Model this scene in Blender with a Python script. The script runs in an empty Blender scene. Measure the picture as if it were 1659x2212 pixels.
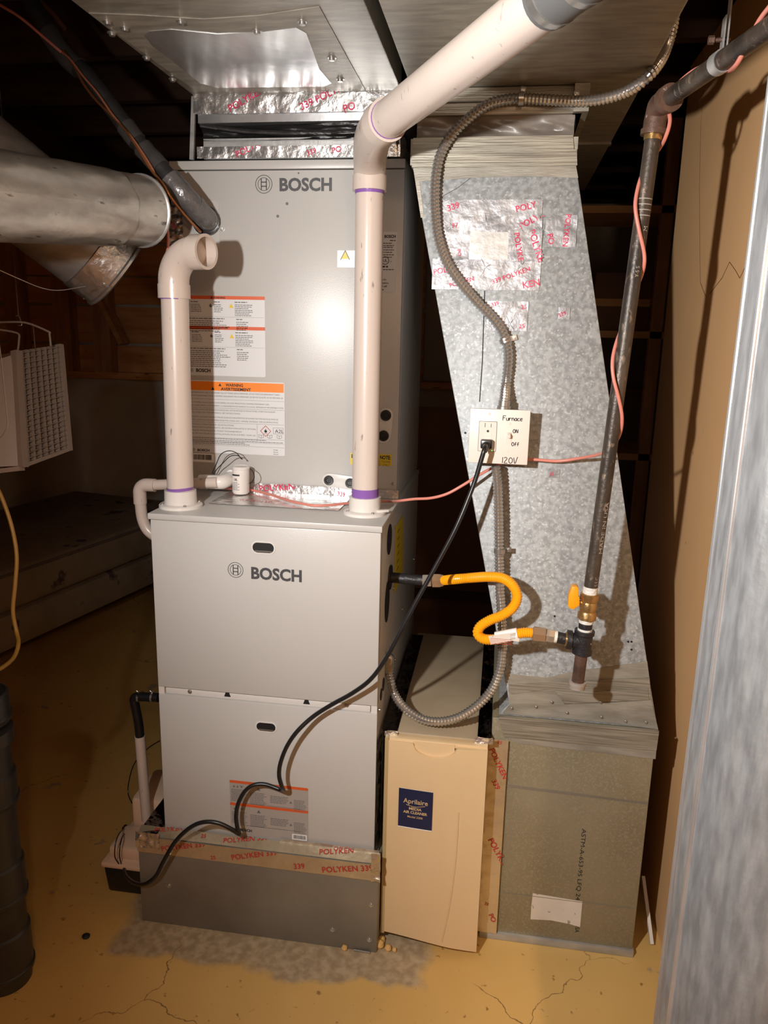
import bpy, bmesh, math, random
from mathutils import Vector, Matrix, noise
random.seed(7)
S = bpy.context.scene
COL = S.collection
# ------------------------------------------------------------------ camera
CAM = Vector((0.77315, -1.59616, 1.46550))
YAW, PITCH, ROLL, FPX = -0.146679, -0.226234, 0.022221, 1661.37
_f = Vector((math.sin(YAW) * math.cos(PITCH), math.cos(YAW) * math.cos(PITCH), math.sin(PITCH)))
_r0 = Vector((math.cos(YAW), -math.sin(YAW), 0))
_u0 = _r0.cross(_f)
_r = math.cos(ROLL) * _r0 + math.sin(ROLL) * _u0
_u = -math.sin(ROLL) * _r0 + math.cos(ROLL) * _u0
cd = bpy.data.cameras.new('camera')
cd.sensor_fit = 'VERTICAL'
cd.sensor_height = 36.0
cd.lens = 36.0 * FPX / 2212.0
cd.clip_start = 0.02
cam = bpy.data.objects.new('camera', cd)
COL.objects.link(cam)
cam.matrix_world = Matrix(((_r.x, _u.x, -_f.x, CAM.x), (_r.y, _u.y, -_f.y, CAM.y), (_r.z, _u.z, -_f.z, CAM.z), (0, 0, 0, 1)))
S.camera = cam
# ------------------------------------------------------------------ world, lights, exposure
w = bpy.data.worlds.new('world')
S.world = w
w.use_nodes = True
w.node_tree.nodes['Background'].inputs[0].default_value = (1.0, 0.72, 0.5, 1)
w.node_tree.nodes['Background'].inputs[1].default_value = 0.012
S.view_settings.view_transform = 'Standard'
S.view_settings.look = 'None'
S.view_settings.exposure = 0.0
S.view_settings.gamma = 1.0
S.view_settings.use_curve_mapping = False


def light(name, kind, loc, target, energy, color, size, **kw):
    d = bpy.data.lights.new(name, kind)
    d.energy = energy
    d.color = color
    d.shadow_soft_size = size
    for k, v in kw.items():
        setattr(d, k, v)
    o = bpy.data.objects.new(name, d)
    COL.objects.link(o)
    o.location = loc
    o.rotation_euler = (Vector(target) - Vector(loc)).to_track_quat('-Z', 'Y').to_euler()
    return o


light('work_light', 'SPOT', (0.24, -1.42, 1.58), (1.30, 0.35, 1.22), 136, (1.0, 0.975, 0.945), 0.022, spot_size=math.radians(120), spot_blend=1.0)
light('ceiling_bulb', 'POINT', (1.10, -2.25, 1.95), (0, 0, 0), 19, (1.0, 0.68, 0.42), 0.05)
light('added_floor_fill', 'SPOT', (1.0, -1.75, 2.12), (0.58, -0.15, 0.15), 215, (1.0, 0.72, 0.43), 0.06, spot_size=math.radians(82), spot_blend=1.0)  # invented warm fill for the floor and lower fronts, not a known lamp


# ------------------------------------------------------------------ pixel helpers (photo 1659 x 2212)
def ray(px, py):
    return _f + _r * ((px - 829.5) / FPX) - _u * ((py - 1106.0) / FPX)


def at(px, py, ax, v):
    d = ray(px, py)
    return CAM + d * ((v - CAM[ax]) / d[ax])


def dep(px, py, d):
    return CAM + ray(px, py) * d


def Y(px, py, y):
    return at(px, py, 1, y)


def yr(z):          # front face of the slanted return riser leans back a little
    return 0.085 + (z - 0.65) / 1.17 * 0.055


def atR(px, py, off=0.0):
    y = 0.11
    for _ in range(6):
        p = Y(px, py, y)
        y = yr(p.z) - off
    return Y(px, py, y)


# ------------------------------------------------------------------ materials
def _nodes(name):
    m = bpy.data.materials.new(name)
    m.use_nodes = True
    nt = m.node_tree
    return m, nt, nt.nodes, nt.links, nt.nodes['Principled BSDF']


def mat(name, col, rough=0.5, metal=0.0, col2=None, scale=8.0, stretch=(1, 1, 1), detail=4.0, lo=0.35, hi=0.65,
        bump=0.0, bscale=60.0, bstretch=(1, 1, 1), emit=None, spec=None, rough2=None, alpha=None, trans=None,
        spots=None, sscale=30.0, slo=0.62, shi=0.7, kind='NOISE', coat=None, bdetail=3.0):
    m, nt, N, L, B = _nodes(name)
    B.inputs['Base Color'].default_value = (*col, 1)
    B.inputs['Roughness'].default_value = rough
    B.inputs['Metallic'].default_value = metal
    if spec is not None:
        B.inputs['Specular IOR Level'].default_value = spec
    if coat:
        B.inputs['Coat Weight'].default_value = coat
    if trans:
        B.inputs['Transmission Weight'].default_value = trans
    tc = N.new('ShaderNodeTexCoord')

    def mapped(st):
        mp = N.new('ShaderNodeMapping')
        mp.inputs['Scale'].default_value = st
        L.new(tc.outputs['Object'], mp.inputs['Vector'])
        return mp.outputs['Vector']
    out = None
    if col2 is not None:
        if kind == 'VORONOI':
            n = N.new('ShaderNodeTexVoronoi')
            n.inputs['Scale'].default_value = scale
            L.new(mapped(stretch), n.inputs['Vector'])
            sep = N.new('ShaderNodeSeparateColor')
            L.new(n.outputs['Color'], sep.inputs[0])
            fac = sep.outputs[0]
        else:
            n = N.new('ShaderNodeTexNoise')
            n.inputs['Scale'].default_value = scale
            n.inputs['Detail'].default_value = detail
            L.new(mapped(stretch), n.inputs['Vector'])
            fac = n.outputs['Fac']
        r = N.new('ShaderNodeValToRGB')
        r.color_ramp.elements[0].position = lo
        r.color_ramp.elements[0].color = (*col, 1)
        r.color_ramp.elements[1].position = hi
        r.color_ramp.elements[1].color = (*col2, 1)
        L.new(fac, r.inputs[0])
        out = r.outputs[0]
        if rough2 is not None:
            mr = N.new('ShaderNodeMapRange')
            mr.inputs['From Min'].default_value = lo
            mr.inputs['From Max'].default_value = hi
            mr.inputs['To Min'].default_value = rough
            mr.inputs['To Max'].default_value = rough2
            L.new(fac, mr.inputs['Value'])
            L.new(mr.outputs[0], B.inputs['Roughness'])
    if spots is not None:
        n2 = N.new('ShaderNodeTexNoise')
        n2.inputs['Scale'].default_value = sscale
        n2.inputs['Detail'].default_value = 5
        L.new(mapped(stretch), n2.inputs['Vector'])
        r2 = N.new('ShaderNodeValToRGB')
        r2.color_ramp.elements[0].position = slo
        r2.color_ramp.elements[1].position = shi
        L.new(n2.outputs['Fac'], r2.inputs[0])
        mx = N.new('ShaderNodeMix')
        mx.data_type = 'RGBA'
        L.new(r2.outputs[0], mx.inputs[0])
        if out:
            L.new(out, mx.inputs[6])
        else:
            mx.inputs[6].default_value = (*col, 1)
        mx.inputs[7].default_value = (*spots, 1)
        out = mx.outputs[2]
    if out:
        L.new(out, B.inputs['Base Color'])
    if bump > 0:
        n3 = N.new('ShaderNodeTexNoise')
        n3.inputs['Scale'].default_value = bscale
        n3.inputs['Detail'].default_value = bdetail
        L.new(mapped(bstretch), n3.inputs['Vector'])
        b = N.new('ShaderNodeBump')
        b.inputs['Strength'].default_value = bump
        b.inputs['Distance'].default_value = 0.01
        L.new(n3.outputs['Fac'], b.inputs['Height'])
        L.new(b.outputs[0], B.inputs['Normal'])
    if emit:
        B.inputs['Emission Color'].default_value = (*emit[0], 1)
        B.inputs['Emission Strength'].default_value = emit[1]
    return m


M = {}
M['paint'] = mat('grey_enamel', (0.475, 0.462, 0.44), 0.34, bump=0.04, bscale=420, col2=(0.49, 0.477, 0.455), scale=3)
M['paint_side'] = M['paint']
M['dark_hole'] = mat('black_opening', (0.006, 0.006, 0.007), 0.6)
M['trim_white'] = mat('white_enamel', (0.62, 0.60, 0.57), 0.3)
M['galv'] = mat('spangled_zinc', (0.25, 0.26, 0.262), 0.52, 0.25, col2=(0.375, 0.392, 0.395), scale=95, detail=7, lo=0.38, hi=0.62, bump=0.05, bscale=160, rough2=0.56, spots=(0.47, 0.49, 0.49), sscale=170, slo=0.57, shi=0.66)
M['galv_plain'] = mat('smooth_zinc', (0.36, 0.36, 0.35), 0.38, 0.55, col2=(0.50, 0.50, 0.49), scale=14, stretch=(1, 1, 3), bump=0.05, bscale=90)
M['galv_bright'] = mat('bright_zinc', (0.62, 0.63, 0.64), 0.24, 0.85, col2=(0.78, 0.79, 0.80), scale=9, stretch=(3, 1, 1), bump=0.10, bscale=14)
M['galv_dusty'] = mat('dusty_zinc', (0.245, 0.225, 0.185), 0.46, 0.35, col2=(0.36, 0.335, 0.28), scale=6, stretch=(2, 9, 9), detail=8, bump=0.08, bscale=50, bstretch=(1, 8, 8))
M['galv_strip'] = mat('weathered_duct_strip', (0.20, 0.18, 0.14), 0.42, 0.4, col2=(0.38, 0.35, 0.285), scale=7, stretch=(1, 30, 30), detail=8, lo=0.34, hi=0.68, bump=0.15, bscale=12, bstretch=(1, 30, 30))
M['galv_olive'] = mat('stained_zinc', (0.235, 0.20, 0.125), 0.48, 0.3, col2=(0.29, 0.25, 0.165), scale=5, detail=8, spots=(0.31, 0.275, 0.19), sscale=220, slo=0.50, shi=0.66, bump=0.05, bscale=80)
M['galv_base'] = mat('brownish_zinc', (0.20, 0.18, 0.15), 0.42, 0.4, col2=(0.27, 0.25, 0.21), scale=4, detail=6, bump=0.06, bscale=40)
M['galv_round'] = mat('round_duct_zinc', (0.44, 0.41, 0.37), 0.28, 0.7, col2=(0.70, 0.67, 0.61), scale=12, stretch=(2, .6, 2), detail=8, bump=0.14, bscale=30, bdetail=5, spots=(0.20, 0.17, 0.14), sscale=24, slo=0.66, shi=0.72)
M['galv_post'] = mat('brushed_round_duct', (0.22, 0.225, 0.235), 0.34, 0.6, col2=(0.33, 0.34, 0.35), scale=110, stretch=(1, 1, 0.22), detail=8, bump=0.05, bscale=120)
M['foil'] = mat('aluminium_foil', (0.70, 0.69, 0.68), 0.26, 0.9, bump=0.4, bscale=38, bdetail=4, col2=(0.8, 0.79, 0.78), scale=20)
M['foil_patch'] = mat('wrinkled_tape_foil', (0.27, 0.27, 0.285), 0.46, 0.45, bump=0.35, bscale=45, bdetail=4, col2=(0.42, 0.42, 0.43), scale=25)
M['foil_flat'] = mat('smooth_aluminium_tape', (0.72, 0.71, 0.70), 0.30, 0.9, bump=0.22, bscale=60, bdetail=4)
M['foil_warm'] = mat('tan_aluminium_tape', (0.62, 0.52, 0.36), 0.33, 0.75, bump=0.25, bscale=40, col2=(0.7, 0.6, 0.43), scale=12)
M['foil_dark'] = mat('dark_foil', (0.10, 0.08, 0.075), 0.15, 1.0, bump=0.5, bscale=25)
M['canvas'] = mat('black_flexible_fabric', (0.016, 0.015, 0.015), 0.34, bump=0.3, bscale=30, bstretch=(1, 1, 5))
M['canvas_dusty'] = mat('dusty_vinyl_fabric', (0.15, 0.125, 0.105), 0.36, col2=(0.24, 0.21, 0.18), scale=8, bump=0.4, bscale=12)
M['pvc'] = mat('cream_pvc', (0.55, 0.465, 0.41), 0.27, col2=(0.60, 0.515, 0.455), scale=5, stretch=(1, 1, .25), spots=(0.30, 0.245, 0.21), sscale=90, slo=0.66, shi=0.72)
M['pvc_white'] = mat('white_pvc', (0.66, 0.62, 0.58), 0.25)
M['primer'] = mat('purple_primer', (0.22, 0.10, 0.36), 0.25)
M['rubber'] = mat('black_rubber', (0.010, 0.010, 0.011), 0.32)
M['rubber_grey'] = mat('grey_rubber', (0.10, 0.10, 0.10), 0.55)
M['insul'] = mat('black_foam_insulation', (0.020, 0.019, 0.019), 0.6, bump=0.3, bscale=30)
M['tape_black'] = mat('black_vinyl_tape', (0.055, 0.053, 0.052), 0.35, bump=0.3, bscale=18)
M['tape_grey'] = mat('grey_duct_tape', (0.12, 0.115, 0.115), 0.28, 0.3, bump=0.8, bscale=30, col2=(0.19, 0.18, 0.18), scale=12)
M['copper'] = mat('copper_tube', (0.55, 0.24, 0.10), 0.3, 0.9)
M['conduit'] = mat('steel_conduit', (0.56, 0.55, 0.53), 0.2, 0.85)
M['steel'] = mat('zinc_steel', (0.50, 0.49, 0.47), 0.3, 0.85)
M['iron'] = mat('black_iron_pipe', (0.035, 0.028, 0.024), 0.42, 0.4, col2=(0.10, 0.075, 0.055), scale=22, stretch=(1, 1, .4), detail=8, spots=(0.20, 0.15, 0.11), sscale=120, slo=0.6, shi=0.68, bump=0.1, bscale=150)
M['iron_rust'] = mat('rusty_iron', (0.065, 0.035, 0.025), 0.5, 0.2, col2=(0.14, 0.075, 0.05), scale=30, detail=8, spots=(0.45, 0.38, 0.33), sscale=60, slo=0.66, shi=0.7, bump=0.15, bscale=120)
M['iron_fit'] = mat('black_malleable_iron', (0.022, 0.020, 0.022), 0.45, 0.2, bump=0.3, bscale=90, spots=(0.4, 0.37, 0.35), sscale=55, slo=0.68, shi=0.71)
M['cap_grey'] = mat('grey_iron_cap', (0.34, 0.29, 0.25), 0.5, bump=0.2, bscale=90)
M['dope'] = mat('white_pipe_dope', (0.72, 0.68, 0.62), 0.5, bump=0.4, bscale=120)
M['brass'] = mat('brass', (0.42, 0.25, 0.09), 0.3, 0.85, col2=(0.55, 0.36, 0.15), scale=30, bump=0.15, bscale=90)
M['nut_bronze'] = mat('bronze_nut', (0.46, 0.30, 0.18), 0.28, 0.6)
M['nut_steel'] = mat('plated_nut', (0.66, 0.62, 0.55), 0.28, 0.8)
M['yellow'] = mat('yellow_orange_plastic', (0.85, 0.33, 0.008), 0.35)
M['hose'] = mat('yellow_coated_hose', (0.86, 0.36, 0.006), 0.3)
M['pink'] = mat('pink_wire_jacket', (0.62, 0.22, 0.17), 0.4)
M['brownwire'] = mat('brown_wire_jacket', (0.30, 0.11, 0.06), 0.4)
M['plate'] = mat('ivory_plastic', (0.74, 0.67, 0.60), 0.3)
M['plate2'] = mat('ivory_device_plastic', (0.70, 0.63, 0.56), 0.28)
M['ink'] = mat('black_ink', (0.012, 0.012, 0.014), 0.6)
M['grey_ink'] = mat('dark_grey_print', (0.055, 0.055, 0.06), 0.5)
M['mid_ink'] = mat('grey_print', (0.13, 0.13, 0.135), 0.6)
M['magenta'] = mat('magenta_print', (0.62, 0.03, 0.10), 0.4)
M['red_ink'] = mat('red_print', (0.45, 0.03, 0.02), 0.4)
M['orange'] = mat('orange_print', (0.85, 0.22, 0.012), 0.4)
M['orange_red'] = mat('orange_red_print', (0.62, 0.10, 0.025), 0.4)
M['label'] = mat('white_label', (0.66, 0.66, 0.66), 0.33)
M['label_grey'] = mat('silver_grey_label', (0.36, 0.325, 0.295), 0.35)
M['label_white'] = mat('bright_white_label', (0.82, 0.81, 0.79), 0.35)
M['label_yellow'] = mat('yellow_label', (0.72, 0.52, 0.02), 0.4)
M['paper'] = mat('torn_paper', (0.60, 0.53, 0.45), 0.7, col2=(0.66, 0.59, 0.51), scale=12, spots=(0.30, 0.26, 0.22), sscale=60, slo=0.66, shi=0.7)
M['navy'] = mat('navy_label', (0.010, 0.016, 0.055), 0.35)
M['gold'] = mat('tan_print', (0.55, 0.38, 0.20), 0.4)
M['beige'] = mat('beige_plastic', (0.66, 0.475, 0.265), 0.36, col2=(0.69, 0.505, 0.29), scale=3)
M['beige_top'] = mat('tan_painted_steel', (0.35, 0.27, 0.18), 0.42, col2=(0.38, 0.30, 0.20), scale=12)
M['tanside'] = mat('tan_sheet_metal', (0.42, 0.31, 0.15), 0.42, bump=0.06, bscale=30)
M['floor'] = None
M['wall_tan'] = mat('tan_painted_panel', (0.72, 0.43, 0.205), 0.42, col2=(0.77, 0.465, 0.225), scale=2.5, spots=(0.48, 0.27, 0.12), sscale=22, slo=0.73, shi=0.76)
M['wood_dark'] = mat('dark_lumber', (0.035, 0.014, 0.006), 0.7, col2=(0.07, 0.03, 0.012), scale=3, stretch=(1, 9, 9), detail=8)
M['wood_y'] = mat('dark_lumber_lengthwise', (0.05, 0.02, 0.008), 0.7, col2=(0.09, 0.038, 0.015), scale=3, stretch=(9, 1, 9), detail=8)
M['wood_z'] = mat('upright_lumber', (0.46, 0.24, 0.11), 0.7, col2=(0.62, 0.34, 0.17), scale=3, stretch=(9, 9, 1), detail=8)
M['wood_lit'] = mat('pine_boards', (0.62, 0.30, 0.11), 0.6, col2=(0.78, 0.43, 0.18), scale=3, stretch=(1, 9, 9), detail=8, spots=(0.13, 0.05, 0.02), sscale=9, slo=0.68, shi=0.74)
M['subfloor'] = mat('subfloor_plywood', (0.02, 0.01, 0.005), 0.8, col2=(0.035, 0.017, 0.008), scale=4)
M['concrete'] = mat('grey_foundation_wall', (0.52, 0.51, 0.47), 0.7, col2=(0.60, 0.59, 0.55), scale=3, bump=0.1, bscale=60)
M['brownpanel'] = mat('brown_hardboard', (0.16, 0.07, 0.032), 0.6, col2=(0.20, 0.09, 0.042), scale=2)
M['ticking'] = mat('floral_mattress_ticking', (0.30, 0.24, 0.17), 0.75, col2=(0.36, 0.29, 0.21), scale=9, spots=(0.09, 0.06, 0.07), sscale=9, slo=0.6, shi=0.66, bump=0.2, bscale=40)
M['ticking_top'] = mat('quilted_mattress_top', (0.16, 0.12, 0.11), 0.8, col2=(0.20, 0.155, 0.14), scale=9, spots=(0.05, 0.035, 0.05), sscale=9, slo=0.58, shi=0.66, bump=0.3, bscale=25)
M['abs'] = mat('black_abs_pipe', (0.018, 0.017, 0.017), 0.36, bump=0.08, bscale=40, col2=(0.035, 0.033, 0.032), scale=9)
M['cord_yellow'] = mat('yellow_cord', (0.26, 0.13, 0.015), 0.45)
M['fixture'] = mat('dimmed_white_enamel', (0.33, 0.265, 0.22), 0.45)  # white enamel darkened to imitate the dim light it hangs in
M['wire'] = mat('thin_steel_wire', (0.45, 0.38, 0.33), 0.35, 0.8)
M['pump_lid'] = mat('off_white_abs', (0.72, 0.52, 0.38), 0.35)
M['glow_green'] = mat('green_led', (0.1, 0.6, 0.15), 0.4, emit=((0.2, 1.0, 0.25), 1.2))
M['foam'] = mat('cured_yellow_foam', (0.62, 0.38, 0.13), 0.6, bump=0.6, bscale=60)
M['canister'] = mat('white_canister', (0.74, 0.70, 0.66), 0.28)
M['white_stick'] = mat('painted_white_batten', (0.62, 0.55, 0.47), 0.5)


# ------------------------------------------------------------------ mesh builder
def vec(p):
    return Vector(p)


class MB:
    def __init__(s):
        s.v = []
        s.f = []
        s.sm = []

    def add(s, vs, fs, smooth=False):
        b = len(s.v)
        s.v.extend(Vector(p) for p in vs)
        s.f.extend([tuple(i + b for i in f) for f in fs])
        s.sm.extend([smooth] * len(fs))
        return s

    def box(s, x0, x1, y0, y1, z0, z1):
        vs = [(x, y, z) for z in (z0, z1) for y in (y0, y1) for x in (x0, x1)]
        return s.add(vs, [(0, 2, 3, 1), (4, 5, 7, 6), (0, 1, 5, 4), (2, 6, 7, 3), (0, 4, 6, 2), (1, 3, 7, 5)])

    def obox(s, c, ax, ay, az):
        """oriented box: centre and three half-extent vectors"""
        c, ax, ay, az = map(Vector, (c, ax, ay, az))
        vs = [c + i * ax + j * ay + k * az for k in (-1, 1) for j in (-1, 1) for i in (-1, 1)]
        return s.add(vs, [(0, 2, 3, 1), (4, 5, 7, 6), (0, 1, 5, 4), (2, 6, 7, 3), (0, 4, 6, 2), (1, 3, 7, 5)])

    def bar(s, a, b, wdt, th, up=(0, 0, 1)):
        a, b, up = Vector(a), Vector(b), Vector(up)
        d = (b - a)
        sd = d.cross(up)
        if sd.length < 1e-6:
            sd = Vector((1, 0, 0))
        sd.normalize()
        n = sd.cross(d).normalized()
        return s.obox((a + b) / 2, d / 2, sd * wdt / 2, n * th / 2)

    def prism(s, poly, ext):
        poly = [Vector(p) for p in poly]
        ext = Vector(ext)
        n = len(poly)
        vs = poly + [p + ext for p in poly]
        fs = [tuple(range(n))[::-1], tuple(range(n, 2 * n))]
        fs += [(i, (i + 1) % n, n + (i + 1) % n, n + i) for i in range(n)]
        return s.add(vs, fs)

    def tube(s, pts, r, n=14, caps=True, smooth=True, flat=None):
        pts = [Vector(p) for p in pts]
        m = len(pts)
        rs = r if isinstance(r, (list, tuple)) else [r] * m
        T = []
        for i in range(m):
            a = pts[max(i - 1, 0)]
            b = pts[min(i + 1, m - 1)]
            t = (b - a)
            if t.length < 1e-9:
                t = T[-1].copy() if T else Vector((0, 0, 1))
            T.append(t.normalized())
        ref = Vector((0, 0, 1)) if abs(T[0].z) < 0.9 else Vector((1, 0, 0))
        nrm = (ref - T[0] * ref.dot(T[0])).normalized()
        vs = []
        for i in range(m):
            nrm = (nrm - T[i] * nrm.dot(T[i]))
            nrm = nrm.normalized() if nrm.length > 1e-6 else T[i].orthogonal().normalized()
            bn = T[i].cross(nrm)
            for k in range(n):
                a = 2 * math.pi * k / n
                vs.append(pts[i] + (nrm * math.cos(a) + bn * math.sin(a)) * rs[i])
        fs = []
        for i in range(m - 1):
            for k in range(n):
                k2 = (k + 1) % n
                fs.append((i * n + k, i * n + k2, (i + 1) * n + k2, (i + 1) * n + k))
        s.add(vs, fs, smooth)
        if caps:
            b = len(s.v) - len(vs)
            s.f.append(tuple(b + k for k in range(n))[::-1])
            s.f.append(tuple(b + (m - 1) * n + k for k in range(n)))
            s.sm.extend([False, False])
        return s

    def lathe(s, prof, o, ax=(0, 0, 1), n=24, closed=False, smooth=True):
        """revolve (radius, height) about an axis through o; profile ends are capped when closed"""
        o, ax = Vector(o), Vector(ax).normalized()
        a = ax.orthogonal().normalized()
        b = ax.cross(a)
        vs = []
        for (r, h) in prof:
            for k in range(n):
                t = 2 * math.pi * k / n
                vs.append(o + ax * h + (a * math.cos(t) + b * math.sin(t)) * max(r, 1e-5))
        fs = []
        for i in range(len(prof) - 1):
            for k in range(n):
                k2 = (k + 1) % n
                fs.append((i * n + k, i * n + k2, (i + 1) * n + k2, (i + 1) * n + k))
        s.add(vs, fs, smooth)
        if closed:
            bb = len(s.v) - len(vs)
            s.f.append(tuple(bb + k for k in range(n))[::-1])
            s.f.append(tuple(bb + (len(prof) - 1) * n + k for k in range(n)))
            s.sm.extend([False, False])
        return s

    def grid(s, fn, nu, nv, smooth=True):
        vs = [fn(i / nu, j / nv) for j in range(nv + 1) for i in range(nu + 1)]
        fs = [(j * (nu + 1) + i, j * (nu + 1) + i + 1, (j + 1) * (nu + 1) + i + 1, (j + 1) * (nu + 1) + i) for j in range(nv) for i in range(nu)]
        return s.add(vs, fs, smooth)

    def build(s, name, m, parent=None, bevel=0.0, seg=2, loc=None, angle=40):
        me = bpy.data.meshes.new(name)
        off = WL[parent] if parent is not None else (Vector(loc) if loc is not None else s.base())
        me.from_pydata([v - off for v in s.v], [], s.f)
        me.polygons.foreach_set('use_smooth', s.sm)
        me.update()
        if bevel > 0 or True:
            bm = bmesh.new()
            bm.from_mesh(me)
            if bevel > 0:
                bmesh.ops.remove_doubles(bm, verts=bm.verts, dist=1e-6)
                bmesh.ops.bevel(bm, geom=[e for e in bm.edges if len(e.link_faces) == 2 and e.calc_face_angle(0) > 0.5], offset=bevel, segments=seg, affect='EDGES', profile=0.5, clamp_overlap=True)
            bmesh.ops.recalc_face_normals(bm, faces=bm.faces)
            bm.to_mesh(me)
            bm.free()
        if bevel > 0:
            for p in me.polygons:
                p.use_smooth = True
        me.set_sharp_from_angle(angle=math.radians(angle))
        me.materials.append(M[m] if isinstance(m, str) else m)
        o = bpy.data.objects.new(name, me)
        COL.objects.link(o)
        if parent is not None:
            o.parent = parent
            WL[o] = WL[parent]
        else:
            o.location = off
            WL[o] = off
        return o

    def base(s):
        xs = [v.x for v in s.v]
        ys = [v.y for v in s.v]
        return Vector(((min(xs) + max(xs)) / 2, (min(ys) + max(ys)) / 2, min(v.z for v in s.v)))


WL = {}


def thing(name, label, cat, loc, group=None):
    o = bpy.data.objects.new(name, None)
    COL.objects.link(o)
    o.location = loc
    o.empty_display_size = 0.05
    WL[o] = Vector(loc)
    return tag(o, label, cat, group)


def tag(o, label, cat, group=None, kind=None):
    o['label'] = label
    o['category'] = cat
    if group:
        o['group'] = group
    if kind:
        o['kind'] = kind
    return o


def struct(o):
    o['kind'] = 'structure'
    return o


def B(x0, x1, y0, y1, z0, z1):
    return MB().box(min(x0, x1), max(x0, x1), min(y0, y1), max(y0, y1), min(z0, z1), max(z0, z1))


def spline(pts, n=8):
    """Catmull-Rom through the points"""
    P = [Vector(p) for p in pts]
    if len(P) < 3:
        return P
    out = []
    for i in range(len(P) - 1):
        p0 = P[i - 1] if i > 0 else P[0] * 2 - P[1]
        p1, p2 = P[i], P[i + 1]
        p3 = P[i + 2] if i + 2 < len(P) else P[-1] * 2 - P[-2]
        for k in range(n):
            t = k / n
            out.append(0.5 * ((2 * p1) + (p2 - p0) * t + (2 * p0 - 5 * p1 + 4 * p2 - p3) * t * t + (3 * p1 - p0 - 3 * p2 + p3) * t ** 3))
    out.append(P[-1])
    return out


def resample(pts, step):
    pts = [Vector(p) for p in pts]
    out = [pts[0]]
    acc = 0.0
    for a, b in zip(pts, pts[1:]):
        d = (b - a).length
        if d < 1e-9:
            continue
        while acc + d >= step:
            t = (step - acc) / d
            a = a.lerp(b, t)
            out.append(a)
            d = (b - a).length
            acc = 0.0
            if d < 1e-9:
                break
        acc += d
    return out


def corrugated(pts, r0, r1, pitch, n=12):
    q = resample(pts, pitch / 4)
    rs = [(r0, (r0 + r1) / 2, r1, (r0 + r1) / 2)[i % 4] for i in range(len(q))]
    return MB().tube(q, rs, n)


# ------------------------------------------------------------------ text
_tc = {}


def text2d(s, bold=0.0, spacing=1.0):
    k = (s, bold, spacing)
    if k in _tc:
        return _tc[k]
    c = bpy.data.curves.new('t', 'FONT')
    c.body = s
    c.size = 1.0
    c.offset = bold
    c.space_character = spacing
    c.resolution_u = 3
    o = bpy.data.objects.new('t', c)
    COL.objects.link(o)
    dg = bpy.context.evaluated_depsgraph_get()
    me = bpy.data.meshes.new_from_object(o.evaluated_get(dg))
    vs = [(v.co.x, v.co.y) for v in me.vertices]
    fs = [tuple(p.vertices) for p in me.polygons]
    bpy.data.objects.remove(o)
    bpy.data.curves.remove(c)
    bpy.data.meshes.remove(me)
    x0 = min(v[0] for v in vs)
    x1 = max(v[0] for v in vs)
    vs = [(v[0] - x0, v[1]) for v in vs]
    _tc[k] = (vs, fs, x1 - x0)
    return _tc[k]


CAPH = 0.729   # cap height of the built-in font, for size 1


def put_text(mb, s, o, U, V, h, width=None, bold=0.0, ang=0.0, align='L', fn=None, spacing=1.0):
    """cap height h (m), optional fixed width; o = baseline start, U/V unit vectors; fn maps (u, v) to a point instead"""
    vs, fs, wd = text2d(s, bold, spacing)
    sy = h / CAPH
    sx = width / wd if width else sy
    sh = {'L': 0.0, 'C': -wd * sx / 2, 'R': -wd * sx}[align]
    ca, sa = math.cos(ang), math.sin(ang)
    P = []
    for x, y in vs:
        a, b = x * sx + sh, y * sy
        a, b = a * ca - b * sa, a * sa + b * ca
        P.append(fn(a, b) if fn else Vector(o) + Vector(U) * a + Vector(V) * b)
    mb.add(P, fs)
    return mb


X1, Z1 = Vector((1, 0, 0)), Vector((0, 0, 1))


def screw(mb, p, nrm, r=0.004, h=0.003):
    p, nrm = Vector(p), Vector(nrm).normalized()
    mb.lathe([(r * 1.5, 0), (r * 1.5, h * .25), (r, h * .3), (r * .95, h), (1e-5, h * 1.05)], p, nrm, 10)
    return mb


def rounded_rect(x0, x1, z0, z1, r, n=5):
    P = []
    for cx, cz, a0 in ((x1 - r, z1 - r, 0), (x0 + r, z1 - r, 90), (x0 + r, z0 + r, 180), (x1 - r, z0 + r, 270)):
        for k in range(n + 1):
            a = math.radians(a0 + 90 * k / n)
            P.append((cx + r * math.cos(a), cz + r * math.sin(a)))
    return P


def plate_xz(x0, x1, z0, z1, y, th=0.0008, r=0.004):
    """thin rounded plate facing -Y whose front lies at y"""
    return MB().prism([(a, y, b) for a, b in rounded_rect(x0, x1, z0, z1, r)], (0, th, 0))


def ring_xz(mb, cx, cz, y, r0, r1, n=36, th=0.0004):
    vs, fs = [], []
    for k in range(n):
        a = 2 * math.pi * k / n
        c, s_ = math.cos(a), math.sin(a)
        vs += [(cx + r0 * c, y, cz + r0 * s_), (cx + r1 * c, y, cz + r1 * s_)]
    for k in range(n):
        j = (k + 1) % n
        fs.append((2 * k, 2 * k + 1, 2 * j + 1, 2 * j))
    return mb.add(vs, fs)


def emblem(cx, cz, y, r, m, parent):
    mb = MB()
    ring_xz(mb, cx, cz, y, r * 0.93, r)
    ring_xz(mb, cx, cz, y, r * 0.66, r * 0.72, 30)
    t = r * 0.055
    for sx in (-1, 1):
        mb.box(cx + sx * r * 0.3 - t, cx + sx * r * 0.3 + t, y, y + .0003, cz - r * .62, cz + r * .62)
    for sz in (-1, 1):
        mb.box(cx - r * 0.3, cx + r * 0.3, y, y + .0003, cz + sz * r * .22 - t, cz + sz * r * .22 + t)
    return mb.build('emblem', m, parent)


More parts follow.
